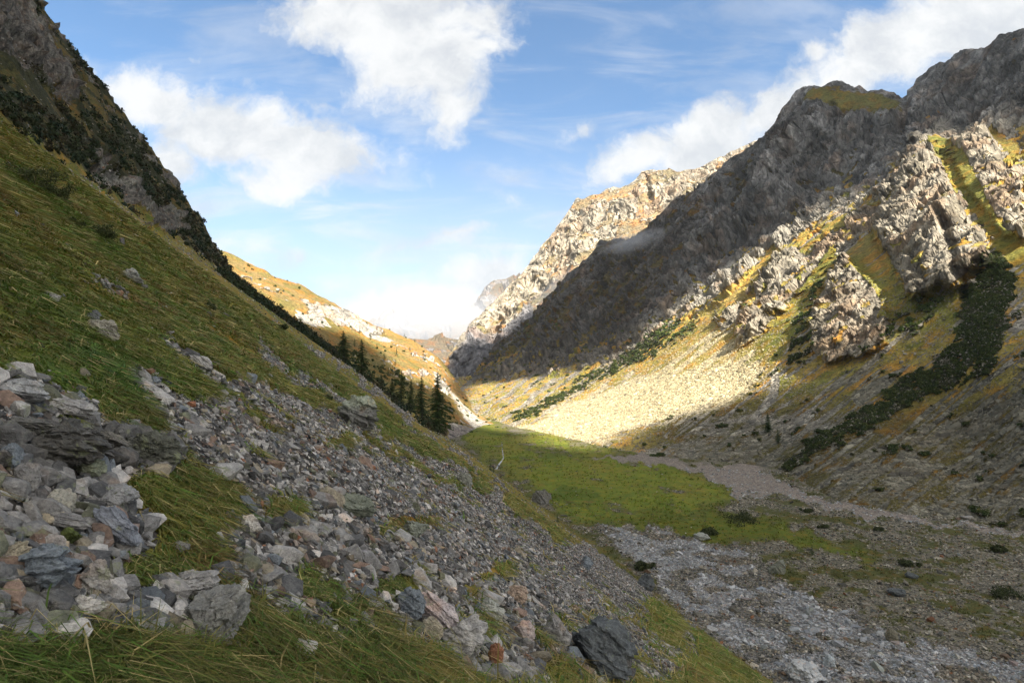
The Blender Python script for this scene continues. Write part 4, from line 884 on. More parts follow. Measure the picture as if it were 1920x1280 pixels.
B = [
    ('boulder', 395, 1205, 108, 100, .9, (0.19, 0.185, 0.165), 'large speckled grey boulder half sunk in the grass at the bottom left', 41, 12, .0),
    ('boulder', 345, 1115, 110, 34, .8, LG, 'low light grey rock shelf touching the upper left of the large speckled boulder', 42, -4, .6),
    ('rock_slab', 1128, 1268, 135, 92, .7, DG, 'big dark slate slab pitched down to the right at the bottom centre', 43, 34, .5),
    ('boulder', 868, 1232, 90, 68, .8, LG, 'pale grey weathered block at the foot of the long pinkish white rock', 44, 8, .3),
    ('boulder', 815, 1178, 110, 46, .5, (0.44, 0.38, 0.36), 'long pinkish white rock sloping down to the pale grey block', 45, 38, .6),
    ('boulder', 768, 1160, 58, 52, .8, BL, 'blue grey boulder beside a red stone in the lower scree', 46, 22, .4),
    ('stone', 800, 1160, 30, 34, .8, (0.25, 0.09, 0.06), 'dark red wedge of stone against the blue grey boulder', 47, -35, .2),
    ('rock_slab', 808, 1196, 48, 34, .7, TAN, 'small tan slab lying below the dark red wedge of stone', 48, 25, .2),
    ('stone', 932, 1248, 32, 40, .8, RU, 'rusty orange stone just right of the pale grey block', 49, 0, .2),
    ('rock_slab', 150, 1158, 78, 36, .6, WH, 'oval whitish stone with dark cracks lying in the grass at lower left', 50, -18, .5),
    ('boulder', 60, 1108, 150, 72, .6, BL, 'broad blue grey layered rock at the left edge above the grass', 51, -14, .9),
    ('boulder', 165, 1120, 70, 66, .7, (0.28, 0.26, 0.23), 'rounded banded rock at the right end of the blue grey layered rock', 52, 25, .9),
    ('rock_slab', 22, 1072, 85, 44, .4, TAN, 'tan brown plank like slab leaning at the left edge', 53, -38, .7),
    ('boulder', 78, 1042, 70, 36, .7, LG, 'light grey block resting on top of the blue grey layered rock', 54, 5, .3),
    ('boulder', 118, 1022, 50, 30, .8, (0.07, 0.085, 0.02), 'block covered in yellow green moss under the long flat slab', 55, 0, .1),
    ('rock_slab', 108, 990, 115, 26, .5, GR, 'long flat grey slab lying across smaller rocks at the left', 56, 10, .5),
    ('rock_slab', 212, 1018, 110, 40, .45, (0.19, 0.20, 0.22), 'slanting slate grey slab pointing down right into the grass', 57, 38, .5),
    ('boulder', 98, 958, 54, 40, .9, (0.33, 0.31, 0.25), 'pointed pale tan rock left of the cube shaped boulder', 58, 0, .0),
    ('boulder', 200, 952, 80, 46, .9, (0.25, 0.245, 0.235), 'cube shaped grey boulder with a flat tilted top at left', 59, 12, .1),
    ('boulder', 152, 888, 76, 38, .8, (0.24, 0.25, 0.17), 'flat boulder with yellow lichen below the dark ledge', 60, 6, .1),
    ('rock_slab', 92, 896, 44, 14, .6, LG, 'thin squared pale slab left of the lichen boulder', 61, -6, .2),
    ('boulder', 40, 925, 50, 56, .8, GR, 'upright grey brown rock at the left edge under the squared slab', 62, 0, .2),
    ('boulder', 18, 880, 44, 50, .8, BL, 'bluish white rock at the left edge just below the dark ledge', 63, 0, .2),
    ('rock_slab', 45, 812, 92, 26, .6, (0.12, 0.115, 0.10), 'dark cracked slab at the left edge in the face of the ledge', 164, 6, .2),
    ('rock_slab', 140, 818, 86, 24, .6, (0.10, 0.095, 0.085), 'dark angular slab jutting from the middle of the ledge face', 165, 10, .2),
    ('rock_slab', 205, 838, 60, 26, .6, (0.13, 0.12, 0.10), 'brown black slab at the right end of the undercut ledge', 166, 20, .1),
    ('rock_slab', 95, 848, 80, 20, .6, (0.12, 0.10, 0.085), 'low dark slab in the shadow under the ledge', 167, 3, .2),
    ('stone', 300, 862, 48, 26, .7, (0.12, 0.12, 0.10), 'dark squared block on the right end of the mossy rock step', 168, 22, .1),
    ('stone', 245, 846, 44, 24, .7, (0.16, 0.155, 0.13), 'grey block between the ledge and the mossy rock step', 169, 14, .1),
    ('rock_ledge', 85, 862, 200, 74, .8, (0.075, 0.07, 0.06), 'dark undercut layered rock ledge at the left edge', 64, 4, .6),  # darkened base colour stands in for shade in the undercut
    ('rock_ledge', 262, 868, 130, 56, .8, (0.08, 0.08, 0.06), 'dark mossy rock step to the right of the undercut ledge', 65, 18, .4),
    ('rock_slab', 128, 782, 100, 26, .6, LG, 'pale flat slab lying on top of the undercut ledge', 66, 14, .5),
    ('rock_slab', 30, 748, 90, 40, .7, (0.27, 0.27, 0.26), 'thick grey slab at the left edge above the ledge', 67, 6, .6),
    ('stone', 465, 994, 44, 26, .7, WH, 'cracked white stone at the grassy left margin of the scree', 68, 5, .2),
    ('boulder', 335, 1035, 38, 22, .7, GR, 'small squared grey rock poking out of the tussocks', 69, -12, .1),
    ('outcrop', 668, 802, 84, 66, .8, (0.13, 0.125, 0.11), 'rounded dark outcrop bulging from the middle of the grass slope', 70, 20, .8, (0.30, 0.32, 0.24)),
    ('outcrop', 188, 634, 66, 34, .7, (0.24, 0.22, 0.17), 'lichen covered rock hump in the grass of the left slope', 71, 28, .3),
    ('outcrop', 168, 604, 38, 26, .7, (0.13, 0.13, 0.125), 'dark stacked slabs just above the lichen covered hump', 72, 22, .9),
    ('outcrop', 238, 524, 58, 24, .6, (0.25, 0.25, 0.22), 'flat topped greenish rock on the upper grass slope', 73, 16, .5),
    ('outcrop', 90, 562, 44, 16, .6, LG, 'low pale rock on the grass slope near the left edge', 74, 14, .3),
    ('outcrop', 375, 690, 50, 20, .6, LG, 'pale rock in the line of stones running down the grass slope', 75, 34, .5),
    ('boulder', 662, 968, 80, 36, .8, (0.15, 0.16, 0.12), 'dark mossy boulder in the upper scree', 76, 12, .3),
    ('boulder', 775, 1008, 50, 28, .8, (0.21, 0.22, 0.17), 'greenish boulder at the upper edge of the scree grass patch', 77, 8, .2),
    ('boulder', 872, 912, 32, 26, .8, (0.21, 0.21, 0.17), 'lone lichen grey boulder on the grass strip right of the scree', 78, 10, .2),
    ('boulder', 1215, 1110, 34, 34, .8, DG, 'dark upright boulder at the right margin of the scree', 79, 12, .2),
    ('boulder', 1100, 1066, 26, 22, .8, BL, 'blue topped boulder near the grassy right margin of the scree', 80, 6, .2),
    ('boulder', 1045, 1215, 56, 56, .8, (0.23, 0.22, 0.205), 'rough grey boulder left above the dark slate slab', 81, 0, .3),
    ('boulder', 985, 1205, 44, 36, .8, (0.36, 0.30, 0.27), 'pinkish boulder left of the rough grey boulder', 82, 0, .2),
    ('rock_slab', 920, 1160, 50, 34, .7, (0.31, 0.31, 0.27), 'flat greenish white slab in the middle of the lower scree', 83, 15, .2),
    ('rock_slab', 968, 1128, 40, 30, .7, (0.36, 0.27, 0.20), 'peach coloured slab facing up in the scree centre', 84, 20, .2),
    ('boulder', 948, 1272, 60, 24, .8, LG, 'low whitish rock at the bottom edge below the rusty stone', 85, 0, .2),
    ('boulder', 1460, 1076, 30, 30, .7, (0.19, 0.20, 0.16), 'pointed leaning boulder standing on the valley floor', 86, 35, .5),
    ('boulder', 1596, 936, 12, 9, .8, WH, 'small white boulder at the foot of the right slope', 87, 0, .0),
    ('boulder', 1820, 974, 26, 7, .7, LG, 'flat pale boulder on the rim of the gravel wash at right', 88, 4, .2),
    ('boulder', 1318, 1012, 32, 12, .8, (0.30, 0.31, 0.27), 'flat pale boulder where the debris fan meets the green strip', 89, 8, .2),
    ('rock_slab', 1690, 1118, 40, 12, .7, DG, 'long dark slab lying on the stony floor at right', 90, 8, .3),
    ('boulder', 1714, 1084, 26, 9, .7, DG, 'dark flat rock behind the long dark slab', 91, 6, .2),
    ('boulder', 1675, 1205, 24, 26, .7, (0.18, 0.165, 0.12), 'brown upright rock on the bank of the debris fan', 92, 0, .3),
    ('boulder', 1522, 1285, 70, 40, .8, (0.42, 0.43, 0.43), 'large pale grey boulder at the bottom edge in the debris fan', 93, 0, .2),
    ('boulder', 1558, 1250, 22, 20, .8, (0.36, 0.39, 0.40), 'pale bluish cube of rock in the debris fan', 94, 10, .1),
    ('outcrop', 815, 830, 40, 40, .9, (0.15, 0.12, 0.08), 'dark earthy crag below the tallest spruce', 95, 40, .5),
    ('outcrop', 785, 808, 24, 18, .8, LG, 'pale rock left of the crag under the tallest spruce', 96, 15, .3),
    ('outcrop', 1015, 945, 36, 34, .8, (0.17, 0.165, 0.15), 'craggy grey outcrop on the edge of the slope above the meadow', 97, 40, .7),
]
for row in B:
    nm, u, v, w, h, d, col, lab, seed, tilt, strata = row[:11]
    yy_ = {'dark earthy crag below the tallest spruce': 285, 'pale rock left of the crag under the tallest spruce': 280}.get(lab)
    boulder(nm, u, v, w, h, d, col, lab, seed, tilt, {'rock_ledge': 'ledge', 'outcrop': 'outcrop', 'rock_slab': 'slab', 'stone': 'stone'}.get(nm, 'boulder'), strata, y=yy_, rough=1.9 if nm == 'rock_ledge' else 1.25, top=row[11] if len(row) > 11 else None)
# ------------------------------------------------------------------ grass, shrubs, trees
def leaf_mat(name, attrname='tint', trans=0.25):
    m, t, b = new_mat(name, 0.7, 0.2)
    t.links.new(attr(t, attrname), b.inputs['Base Color'])
    tl = t.nodes.new('ShaderNodeBsdfTranslucent'); t.links.new(attr(t, attrname), tl.inputs[0])
    mx = t.nodes.new('ShaderNodeMixShader'); mx.inputs[0].default_value = trans
    t.links.new(b.outputs[0], mx.inputs[1]); t.links.new(tl.outputs[0], mx.inputs[2])
    t.links.new(mx.outputs[0], t.nodes['Material Output'].inputs[0]); return m
M_blade = leaf_mat('grass_blades'); M_leaf = leaf_mat('shrub_leaves', trans=0.15); M_needle = leaf_mat('spruce_needles', trans=0.1)
M_bark, tb, bb = new_mat('bark', 0.95, 0.1)
tb.links.new(ramp(tb, noise(tb, None, 6.0, 4), [(0.3, (0.03, 0.022, 0.016)), (0.7, (0.11, 0.085, 0.065))]), bb.inputs['Base Color'])

def build_grass():
    r = np.random.default_rng(8); M = 190000
    az = np.radians(r.uniform(-43, 30, M)); R = 1.7 * (95 / 1.7) ** r.random(M)
    x, y = R * np.sin(az), R * np.cos(az); P = np.stack([x, y, H0(x, y)[0]], 1); u, v = proj(P)
    ok = (u > -120) & (u < 1500) & (v < 1420); x, y, R = x[ok], y[ok], R[ok]
    P = np.stack([x, y, Hn(x, y)], 1); u, v = proj(P)
    scree, rock, shrub, T, St, floor = near_masks(P)
    n2 = fbm(P, 0.9, 3, seed=131); n3 = fbm(P * np.array([.5, 1, 1]), 3.0, 3, seed=132)
    m = (1 - sstep(scree, 0.25, 0.5)) * (1 - rock) * (1 - floor) * (1 - 0.6 * shrub)
    m = m * (0.35 + 0.65 * sstep(n2 + n3, -0.25, 0.1))
    m = np.maximum(m, 0.8 * sstep(fbm(P, 0.55, 3, seed=133) + 0.4 * fbm(P, 2.5, 2, seed=134), 0.30, 0.44) * (1 - floor) * (R < 45))
    keep = r.random(len(x)) < m * 0.62
    P, R, T, n2, n3, v, u = P[keep], R[keep], T[keep], n2[keep], n3[keep], v[keep], u[keep]
    nb = 11; n = len(P); print('tufts', n)
    ln = np.clip(0.12 + 0.008 * R, 0.12, 0.5) * np.exp(r.normal(0, 0.25, n)) * (1 + 0.35 * n3) * (1 + 0.9 * (v > 1130) * (u > 200))
    wd = 0.0011 + 0.00085 * R
    i = np.repeat(np.arange(n), nb); k = len(i)
    root = P[i] + np.stack([r.normal(0, 1, k), r.normal(0, 1, k), 0 * r.random(k)], 1) * (ln[i] * 0.22)[:, None]
    root[:, 2] += -0.73 * (root[:, 0] - P[i, 0]) - 0.18 * (root[:, 1] - P[i, 1]) - 0.02
    # wind and gravity comb the blades down the slope and to the right
    ang = r.normal(-0.25, 1.15, k) + 1.1 * n3[i] + 0.8 * n2[i]
    dirn = np.stack([np.cos(ang), np.sin(ang), -0.45 * np.cos(ang)], 1)
    l = ln[i] * r.uniform(0.6, 1.3, k); up = r.uniform(0.25, 1.0, k)
    side = np.stack([-np.sin(ang), np.cos(ang), 0 * ang], 1) + r.normal(0, .3, (k, 3)); side /= np.linalg.norm(side, axis=1, keepdims=True)
    w = (wd[i] * r.uniform(0.6, 1.4, k))[:, None] * side
    p1 = root + (dirn * 0.35 + np.array([0, 0, 0.62]) * up[:, None]) * l[:, None] * 0.6
    p2 = root + (dirn * 0.95 + np.array([0, 0, 0.40]) * up[:, None]) * l[:, None]
    V = np.stack([root - w, root + w, p1 - w * .8, p1 + w * .8, p2], 1).reshape(-1, 3)
    f = np.array([[0, 1, 3], [0, 3, 2], [2, 3, 4]]); Fc = (f[None] + (np.arange(k) * 5)[:, None, None]).reshape(-1, 3)
    green = L([0.095, 0.16, 0.026]); straw = L([0.42, 0.34, 0.14]); brown = L([0.19, 0.11, 0.038])
    c = T[i] * 1.25
    q = r.random(k)
    c = np.where((q < 0.30)[:, None], green * 1.1, c); c = np.where((q > 0.86)[:, None], straw, c)
    br = sstep(n2[i] - n3[i], 0.1, 0.5) * 0.65 * (1 - 0.6 * (v[i] > 1130)); c = blend(c, br * (q > .25), brown)
    c = c * r.uniform(0.65, 1.35, (k, 1))
    shd = np.repeat(c[:, None], 5, 1).reshape(-1, 3).astype(np.float32)
    tag(mesh_np('grass', V, Fc, M_blade, True, {'tint': shd}), 'long wind combed green and brown mountain grass on the near slope', 'grass', kind='stuff')
build_grass()
def meadow_tufts():
    r = np.random.default_rng(18); M = 90000
    az = np.radians(r.uniform(-12, 40, M)); R = 100 * (480 / 100) ** r.random(M); x, y = R * np.sin(az), R * np.cos(az)
    P = np.stack([x, y, Hn(x, y)], 1); scree, rock, shrub, T, St, floor = near_masks(P); cl = fbm(P, 9, 3, seed=161)
    keep = (r.random(M) < (1 - sstep(scree, .3, .7)) * floor * (0.15 + 0.5 * sstep(cl, -.1, .3)) * 0.55) & (P[:, 2] < -46)
    P, R, T = P[keep], R[keep], T[keep]; n = len(P); i = np.repeat(np.arange(n), 6); k = len(i); s = (0.22 + 0.0011 * R)[i] * r.uniform(.5, 1.3, k)
    root = P[i] + r.normal(0, .3, (k, 3)) * np.array([1, 1, 0]); a = r.uniform(0, 6.28, k); d = np.stack([np.cos(a), np.sin(a), 0 * a], 1)
    tip = root + d * (s * .5)[:, None] + np.array([0, 0, 1.0]) * s[:, None]; w = np.stack([-d[:, 1], d[:, 0], 0 * a], 1) * (s * .35)[:, None]
    V = np.stack([root - w, root + w, tip], 1).reshape(-1, 3); c = T[i] * r.uniform(.9, 1.7, (k, 1)); c = np.where((r.random(k) < .12)[:, None], L([.2, .15, .06]), c)
    tag(mesh_np('meadow_grass', V, np.arange(k * 3).reshape(-1, 3), M_blade, False, {'tint': np.repeat(c[:, None], 3, 1).reshape(-1, 3)}), 'short green tufts of grass on the flat valley floor meadow', 'grass', kind='stuff')
meadow_tufts()

def leafballs(pos, rad, cnt, lsize, col, r, flat=0.7):
    """leaf clusters: cnt leaves per ball"""
    n = len(pos); i = np.repeat(np.arange(n), cnt); k = len(i)
    d = r.normal(size=(k, 3)); d /= np.linalg.norm(d, axis=1, keepdims=True)
    # several lobes per ball
    lob = r.normal(size=(n, 4, 3)); lob /= np.linalg.norm(lob, axis=2, keepdims=True)
    c = pos[i] + (lob[i, r.integers(0, 4, k)] * 0.45 + d * 0.62 * r.uniform(0.45, 1, k)[:, None] ** 0.5) * rad[i][:, None] * np.array([1, 1, flat])
    a = r.normal(size=(k, 3)); a /= np.linalg.norm(a, axis=1, keepdims=True); b = np.cross(a, d + 0.01); b /= np.linalg.norm(b, axis=1, keepdims=True) + 1e-9
    s = (lsize[i] * r.uniform(0.6, 1.4, k))[:, None]
    V = np.stack([c - a * s, c + b * s * .6, c + a * s, c - b * s * .6], 1).reshape(-1, 3)
    Fc = np.arange(k * 4).reshape(-1, 4)
    cc = col[i] * r.uniform(0.55, 1.5, (k, 1))
    return V, Fc, np.repeat(cc[:, None], 4, 1).reshape(-1, 3).astype(np.float32)
def shrub_belt():
    r = np.random.default_rng(9); M = 60000
    az = np.radians(r.uniform(-44, -2, M)); R = 45 * (480 / 45) ** r.random(M)
    x, y = R * np.sin(az), R * np.cos(az); P = np.stack([x, y, Hn(x, y)], 1); u, v = proj(P)
    up = -(x + 0.348 * y + 35)
    m, rock, shrub, T, St, floor = near_masks(P)
    cl = fbm(P, 22, 3, seed=141)
    w = shrub * (1 - sstep(rock, 0.2, 0.5)) * sstep(cl + 0.35 * sstep(v - 120 - 0.0 * u, 60, 200), -0.12, 0.1)
    ridge = sstep(u, 400, 440) * (1 - sstep(u, 800, 830)) * (y > 120) * (y < 428) * (floor < .2) * (0.08 + 0.6 * (1 - sstep(u, 590, 660))) * sstep(cl, -.25, .05) * sstep(y + cl * 120, 130, 190)
    keep = r.random(len(x)) < np.maximum(w * 0.22, ridge * 0.30)
    keep &= (u > -60) & (v > -60) & (y < 440)
    P, R = P[keep], R[keep]; n = len(P); print('shrubs', n)
    rad = r.uniform(0.8, 2.1, n) * (1 + 0.35 * (up[keep] < 0)) * np.clip(R / 160, 0.6, 1.4); ls = 0.10 + 0.0013 * R
    P[:, 2] += rad * 0.25
    cols = L([[0.022, 0.032, 0.010], [0.030, 0.036, 0.013], [0.038, 0.032, 0.014], [0.016, 0.030, 0.014]])[r.integers(0, 4, n)]
    V, Fc, Cc = leafballs(P, rad, 70, ls, cols, r)
    tag(mesh_np('alder_thicket', V, Fc, M_leaf, False, {'tint': Cc}), 'dense dark green shrub thicket on the steep upper left slope', 'thicket', kind='stuff')
shrub_belt()
def right_shrubs():
    r = np.random.default_rng(10); o, P2, U, V_ = SHEETS[0]; me = o.data; n = P2.shape[0] * P2.shape[1]
    buf = np.zeros(len(me.vertices) * 4, np.float32); me.attributes['mask'].data.foreach_get('color', buf); mk = buf.reshape(-1, 4)[:n]
    P = P2.reshape(-1, 3); u, v = U.ravel(), V_.ravel()
    w = sstep(mk[:, 2], 0.4, 0.7) * (u < 2000) * (u > 900) * sstep(fbm(P, 10, 3, seed=151), -.35, .2)
    i = r.choice(n, 4600, p=w / w.sum()); Q = P[i].copy(); m = len(Q)
    rad = r.uniform(0.7, 1.7, m) * np.clip(Q[:, 1] / 330, 0.8, 1.8); Q[:, 2] += rad * 0.15
    cols = L([[0.055, 0.075, 0.018], [0.075, 0.09, 0.022], [0.04, 0.06, 0.016]])[r.integers(0, 3, m)] * (1 + 0.9 * (v[i] < 640) * (u[i] < 1800))[:, None]  # sunlit shrubs higher up get the sun as a brighter leaf colour
    V, Fc, Cc = leafballs(Q, rad, 34, 0.18 + 0.0008 * Q[:, 1], cols, r, 0.6)
    tag(mesh_np('dwarf_pine_thicket', V, Fc, M_leaf, False, {'tint': Cc}), 'dark dwarf pine belt climbing diagonally up the right slope', 'thicket', kind='stuff')
    # on the sunny hillside
    o, P2, U, V_ = SHEETS[2]; me = o.data; n = P2.shape[0] * P2.shape[1]
    buf = np.zeros(len(me.vertices) * 4, np.float32); me.attributes['mask'].data.foreach_get('color', buf); mk = buf.reshape(-1, 4)[:n]
    P = P2.reshape(-1, 3); u, v = U.ravel(), V_.ravel(); w = sstep(mk[:, 2], 0.4, 0.7) + 0.004
    i = r.choice(n, 900, p=w / w.sum()); Q = P[i].copy(); m = len(Q); rad = r.uniform(0.8, 2.4, m); Q[:, 2] += rad * 0.3
    V, Fc, Cc = leafballs(Q, rad, 40, 0.2 + 0.0009 * Q[:, 1], L([[0.04, 0.06, 0.015], [0.07, 0.08, 0.02]])[r.integers(0, 2, m)], r, 0.9)
    tag(mesh_np('hillside_scrub', V, Fc, M_leaf, False, {'tint': Cc}), 'scattered green scrub across the sunny hillside behind the spruces', 'scrub', kind='stuff')
right_shrubs()

def surf_point(u, v, which=None, y=None):
    if y is not None:
        a, _ = ray(u, v); x = float(a) * y; return np.array([x, y, float(Hn(np.array([x]), np.array([y]))[0])])
    if which is None: return ground_hit(u, v)[0]
    o, P2, U, V_ = SHEETS[which]; d = (U - u) ** 2 + (V_ - v) ** 2; i = np.unravel_index(np.argmin(d), d.shape); return P2[i]
def spruce_parts(seed, levels=26, per=9, spread=0.20):
    """unit-height spruce: trunk and crown"""
    r = np.random.default_rng(seed)
    zs = np.linspace(0, 1, 9); rad = 0.022 * (1 - zs) + 0.002; bx = 0.012 * np.sin(zs * 5 + seed)
    a = np.linspace(0, 2 * np.pi, 9)[:-1]
    Vt = np.stack([np.stack([bx[:, None] + rad[:, None] * np.cos(a), rad[:, None] * np.sin(a), np.broadcast_to(zs[:, None], (9, 8))], -1)], 0).reshape(-1, 3)
    Ft = np.array([[i * 8 + j, i * 8 + (j + 1) % 8, (i + 1) * 8 + (j + 1) % 8, (i + 1) * 8 + j] for i in range(8) for j in range(8)])
    V, Fc, Cc = [], [], []; off = 0
    for L_ in range(levels):
        t = 0.10 + 0.88 * (L_ / (levels - 1)) ** 0.92
        for b in range(per):
            if r.random() < 0.13: continue
            ang = r.uniform(0, 2 * np.pi); ln = spread * (1 - t) ** 0.8 * r.uniform(0.55, 1.25) + 0.012
            if t < 0.2: ln *= r.uniform(0.5, 1.0)
            droop = -0.25 * ln + r.normal(0, 0.01)
            d = np.array([math.cos(ang), math.sin(ang), 0]); s = np.array([-d[1], d[0], 0]); z0 = t + r.normal(0, 0.01)
            ns = 8
            for q in range(ns):
                f = (q + 0.6) / ns; c = d * ln * f + np.array([0.012 * math.sin(t * 5 + seed), 0, z0 + droop * f * f * 1.3 + 0.10 * ln * f ** 4])
                wid = ln * 0.26 * (1 - f * 0.6) * r.uniform(0.6, 1.3)
                for sg in (-1, 1):
                    tip = c + s * sg * wid + d * ln * 0.10 + np.array([0, 0, -wid * r.uniform(0.1, 0.9)])
                    p = [c - d * ln * 0.06, c + d * ln * 0.08, tip + np.array([0, 0, -0.006]), tip - d * ln * 0.05]
                    V += p; Fc.append([off, off + 1, off + 2, off + 3]); off += 4
                    g = r.uniform(0.6, 1.5); Cc += [[0.042 * g, 0.064 * g, 0.018 * g]] * 4
    return (Vt, Ft), (np.array(V), np.array(Fc), np.array(Cc, np.float32))
def make_tree(name, seed, h, label, group, cat='spruce', levels=26, per=9, spread=0.2, tint=(1, 1, 1)):
    (Vt, Ft), (Vc, Fc, Cc) = spruce_parts(seed, levels, per, spread)
    root = bpy.data.objects.new(name, None); C.objects.link(root); tag(root, label, cat, group)
    t = mesh_np('trunk', Vt * h * np.array([1, 1, 0.97]), Ft, M_bark, True); c = mesh_np('crown', Vc * h, Fc, M_needle, False, {'tint': Cc * L(tint)})
    t.parent = root; c.parent = root; return root
def copy_tree(src, loc, k, rz, label, group):
    r_ = src.copy(); C.objects.link(r_); r_.location = loc; r_.scale = (k, k, k); r_.rotation_euler = (0, 0, rz); r_['label'] = label; r_['group'] = group
    for ch in list(src.children):
        c = ch.copy(); C.objects.link(c); c.parent = r_
    return r_
def place_tree(seed, u, v, hpx, label, group, y=None, which=None, **kw):
    p = surf_point(u, v, which, y); h = 1.12 * hpx * p[1] / F
    t = make_tree('spruce_tree', seed, h, label, group, **kw); t.location = p - np.array([0, 0, 0.03 * h]); return t
G1 = 'spruces in the row along the ridge of the near slope'
place_tree(1, 821, 796, 102, 'tallest and rightmost spruce of the row on the ridge, standing on the dark crag', G1, y=285, levels=30, per=10, spread=.24)
place_tree(2, 790, 776, 76, 'second spruce from the right in the row on the ridge', G1, y=300, spread=.23)
place_tree(3, 770, 768, 56, 'third spruce from the right, close behind the second one', G1, y=330, spread=.24)
place_tree(4, 752, 750, 58, 'slim spruce left of the cluster of three on the ridge', G1, y=300, spread=.24)
place_tree(5, 678, 694, 66, 'dark spruce halfway along the ridge, left of the larger gap', G1, y=260, spread=.25)
place_tree(6, 644, 668, 56, 'broad dark spruce furthest left in the row along the ridge', G1, y=240, spread=.38)
place_tree(7, 715, 715, 26, 'small spruce in the gap between the slim and the halfway one', G1, y=290, spread=.3)
place_tree(17, 735, 728, 30, 'low bushy spruce just left of the slim one', G1, y=300, spread=.36)
G2 = 'little conifers on the skyline of the steep left slope'
place_tree(8, 269, 296, 40, 'lone little conifer sticking out of the left skyline', G2, y=330, levels=16, per=7, spread=.3)
place_tree(9, 333, 362, 26, 'tiny conifer on the left skyline lower down than the lone one', G2, y=350, levels=14, per=6, spread=.32)
place_tree(10, 190, 185, 24, 'crooked tiny conifer high on the left skyline', G2, y=300, levels=12, per=6, spread=.34)
G3 = 'single young conifers on the right slope'
place_tree(11, 1441, 812, 34, 'dark young conifer alone on the shaded right slope', G3, which=0, spread=.28)
place_tree(12, 1459, 830, 24, 'smaller conifer just below the dark young one on the right slope', G3, which=0, spread=.28)
proto = make_tree('spruce_tree', 20, 1.0, 'tiny pale green conifer on the sunlit talus, highest one near the cliff foot', 'tiny conifers on the sunlit talus', levels=12, per=7, spread=.26, tint=(2.2, 2.0, 1.2))
T3 = [(1116, 690, 14, 'tiny pale green conifer on the sunlit talus, highest one near the cliff foot'), (1060, 722, 16, 'tiny conifer on the sunlit talus left of the highest one'),
      (1078, 716, 11, 'smallest of the tiny conifers on the sunlit talus'), (1008, 752, 13, 'tiny conifer low on the sunlit talus above the valley end'),
      (1146, 700, 10, 'tiny conifer on the sunlit talus beside the dark pine streak'), (985, 775, 10, 'tiny conifer nearest to the end of the meadow'), (955, 772, 10, 'tiny conifer at the left rim of the sunlit talus')]
for i, (u, v, h, lab) in enumerate(T3):
    p = surf_point(u, v, 0); k = h * p[1] / F
    if i == 0: proto.location = p; proto.scale = (k, k, k)
    else: copy_tree(proto, p, k, i * 1.3, lab, 'tiny conifers on the sunlit talus')
pf = make_tree('spruce_tree', 21, 1.0, 'x', 'x', levels=14, per=7, spread=.3)
T4 = [(1523, 1040, 20, None, 'small conifer on the green strip of the valley floor', 'young conifers on the valley floor'), (1764, 1022, 13, None, 'small conifer far out on the stony floor at right', 'young conifers on the valley floor'),
      (919, 870, 20, 255, 'small dark conifer on the slope edge beside the stream', 'young conifers on the slope edge above the meadow'), (925, 852, 12, 280, 'tiny conifer behind the small dark one near the stream', 'young conifers on the slope edge above the meadow'),
      (1045, 953, 20, 190, 'small conifer on the slope edge right of the grey outcrop', 'young conifers on the slope edge above the meadow'), (884, 842, 12, 270, 'bushy little conifer on the slope edge nearest the tall spruce', 'young conifers on the slope edge above the meadow')]
for i, (u, v, h, y, lab, grp) in enumerate(T4):
    p = surf_point(u, v, None, y); k = h * p[1] / F
    if i == 0: pf.location = p; pf.scale = (k, k, k); pf['label'] = lab; pf['group'] = grp
    else: copy_tree(pf, p, k, i * 1.1, lab, grp)
ph = make_tree('spruce_tree', 22, 1.0, 'x', 'x', levels=13, per=7, spread=.28, tint=(1.5, 1.4, 1.1))
T5 = [(648, 640, 16), (672, 628, 14), (694, 640, 14), (706, 655, 13), (742, 668, 15), (741, 684, 13), (768, 658, 11), (778, 641, 9), (760, 626, 8), (720, 680, 18), (800, 700, 9), (812, 722, 9), (835, 742, 9), (730, 700, 20), (664, 650, 18), (788, 720, 12)]
GH = 'small conifers scattered over the sunny hillside'
for i, (u, v, h) in enumerate(T5):
    p = surf_point(u, v, 2); k = h * p[1] / F
    lab = 'small conifer among those scattered over the sunny hillside'
    if i == 0: ph.location = p; ph.scale = (k, k, k); ph['label'] = lab; ph['group'] = GH
    else: copy_tree(ph, p, k, i * 0.9, lab, GH)

def bush(u, v, wpx, hpx, label, group, seed, col=(0.050, 0.060, 0.020), y=None, which=None):
    r = np.random.default_rng(seed); p = surf_point(u, v, which, y); k = p[1] / F; w = wpx * k; h = hpx * k
    root = bpy.data.objects.new('bush', None); C.objects.link(root); root.location = p; tag(root, label, 'bush', group)
    n = 14; q = r.normal(size=(n, 3)) * np.array([w * .26, w * .2, h * .16]); q[:, 2] = np.abs(q[:, 2]) + h * 0.30
    V, Fc, Cc = leafballs(q, np.full(n, w * 0.22), 120, np.full(n, max(1.6 * k, w * 0.022)), np.repeat(L([col]), n, 0), r, 0.8)
    c = mesh_np('foliage', V, Fc, M_leaf, False, {'tint': Cc}); c.parent = root
    # stems
    Vs, Fs = [], []; off = 0
    for i in range(7):
        e = q[i % n]; s = w * 0.008 + .2 * k; pts = [np.array([0, 0, -0.05 * h]), e * 0.5 + r.normal(0, w * .03, 3), e]
        for j, pt in enumerate(pts):
            for a_ in range(4): Vs.append(pt + s * (1 - j * .35) * np.array([math.cos(a_ * 1.57), math.sin(a_ * 1.57), 0]))
        for j in range(2):
            for a_ in range(4): Fs.append([off + j * 4 + a_, off + j * 4 + (a_ + 1) % 4, off + j * 4 + 4 + (a_ + 1) % 4, off + j * 4 + 4 + a_])
        off += 12
    s_ = mesh_np('stem', np.array(Vs), np.array(Fs), M_bark, False); s_.parent = root
    return root
GB = 'bushes on the left grass slope'; GF = 'low bushes on the valley floor'
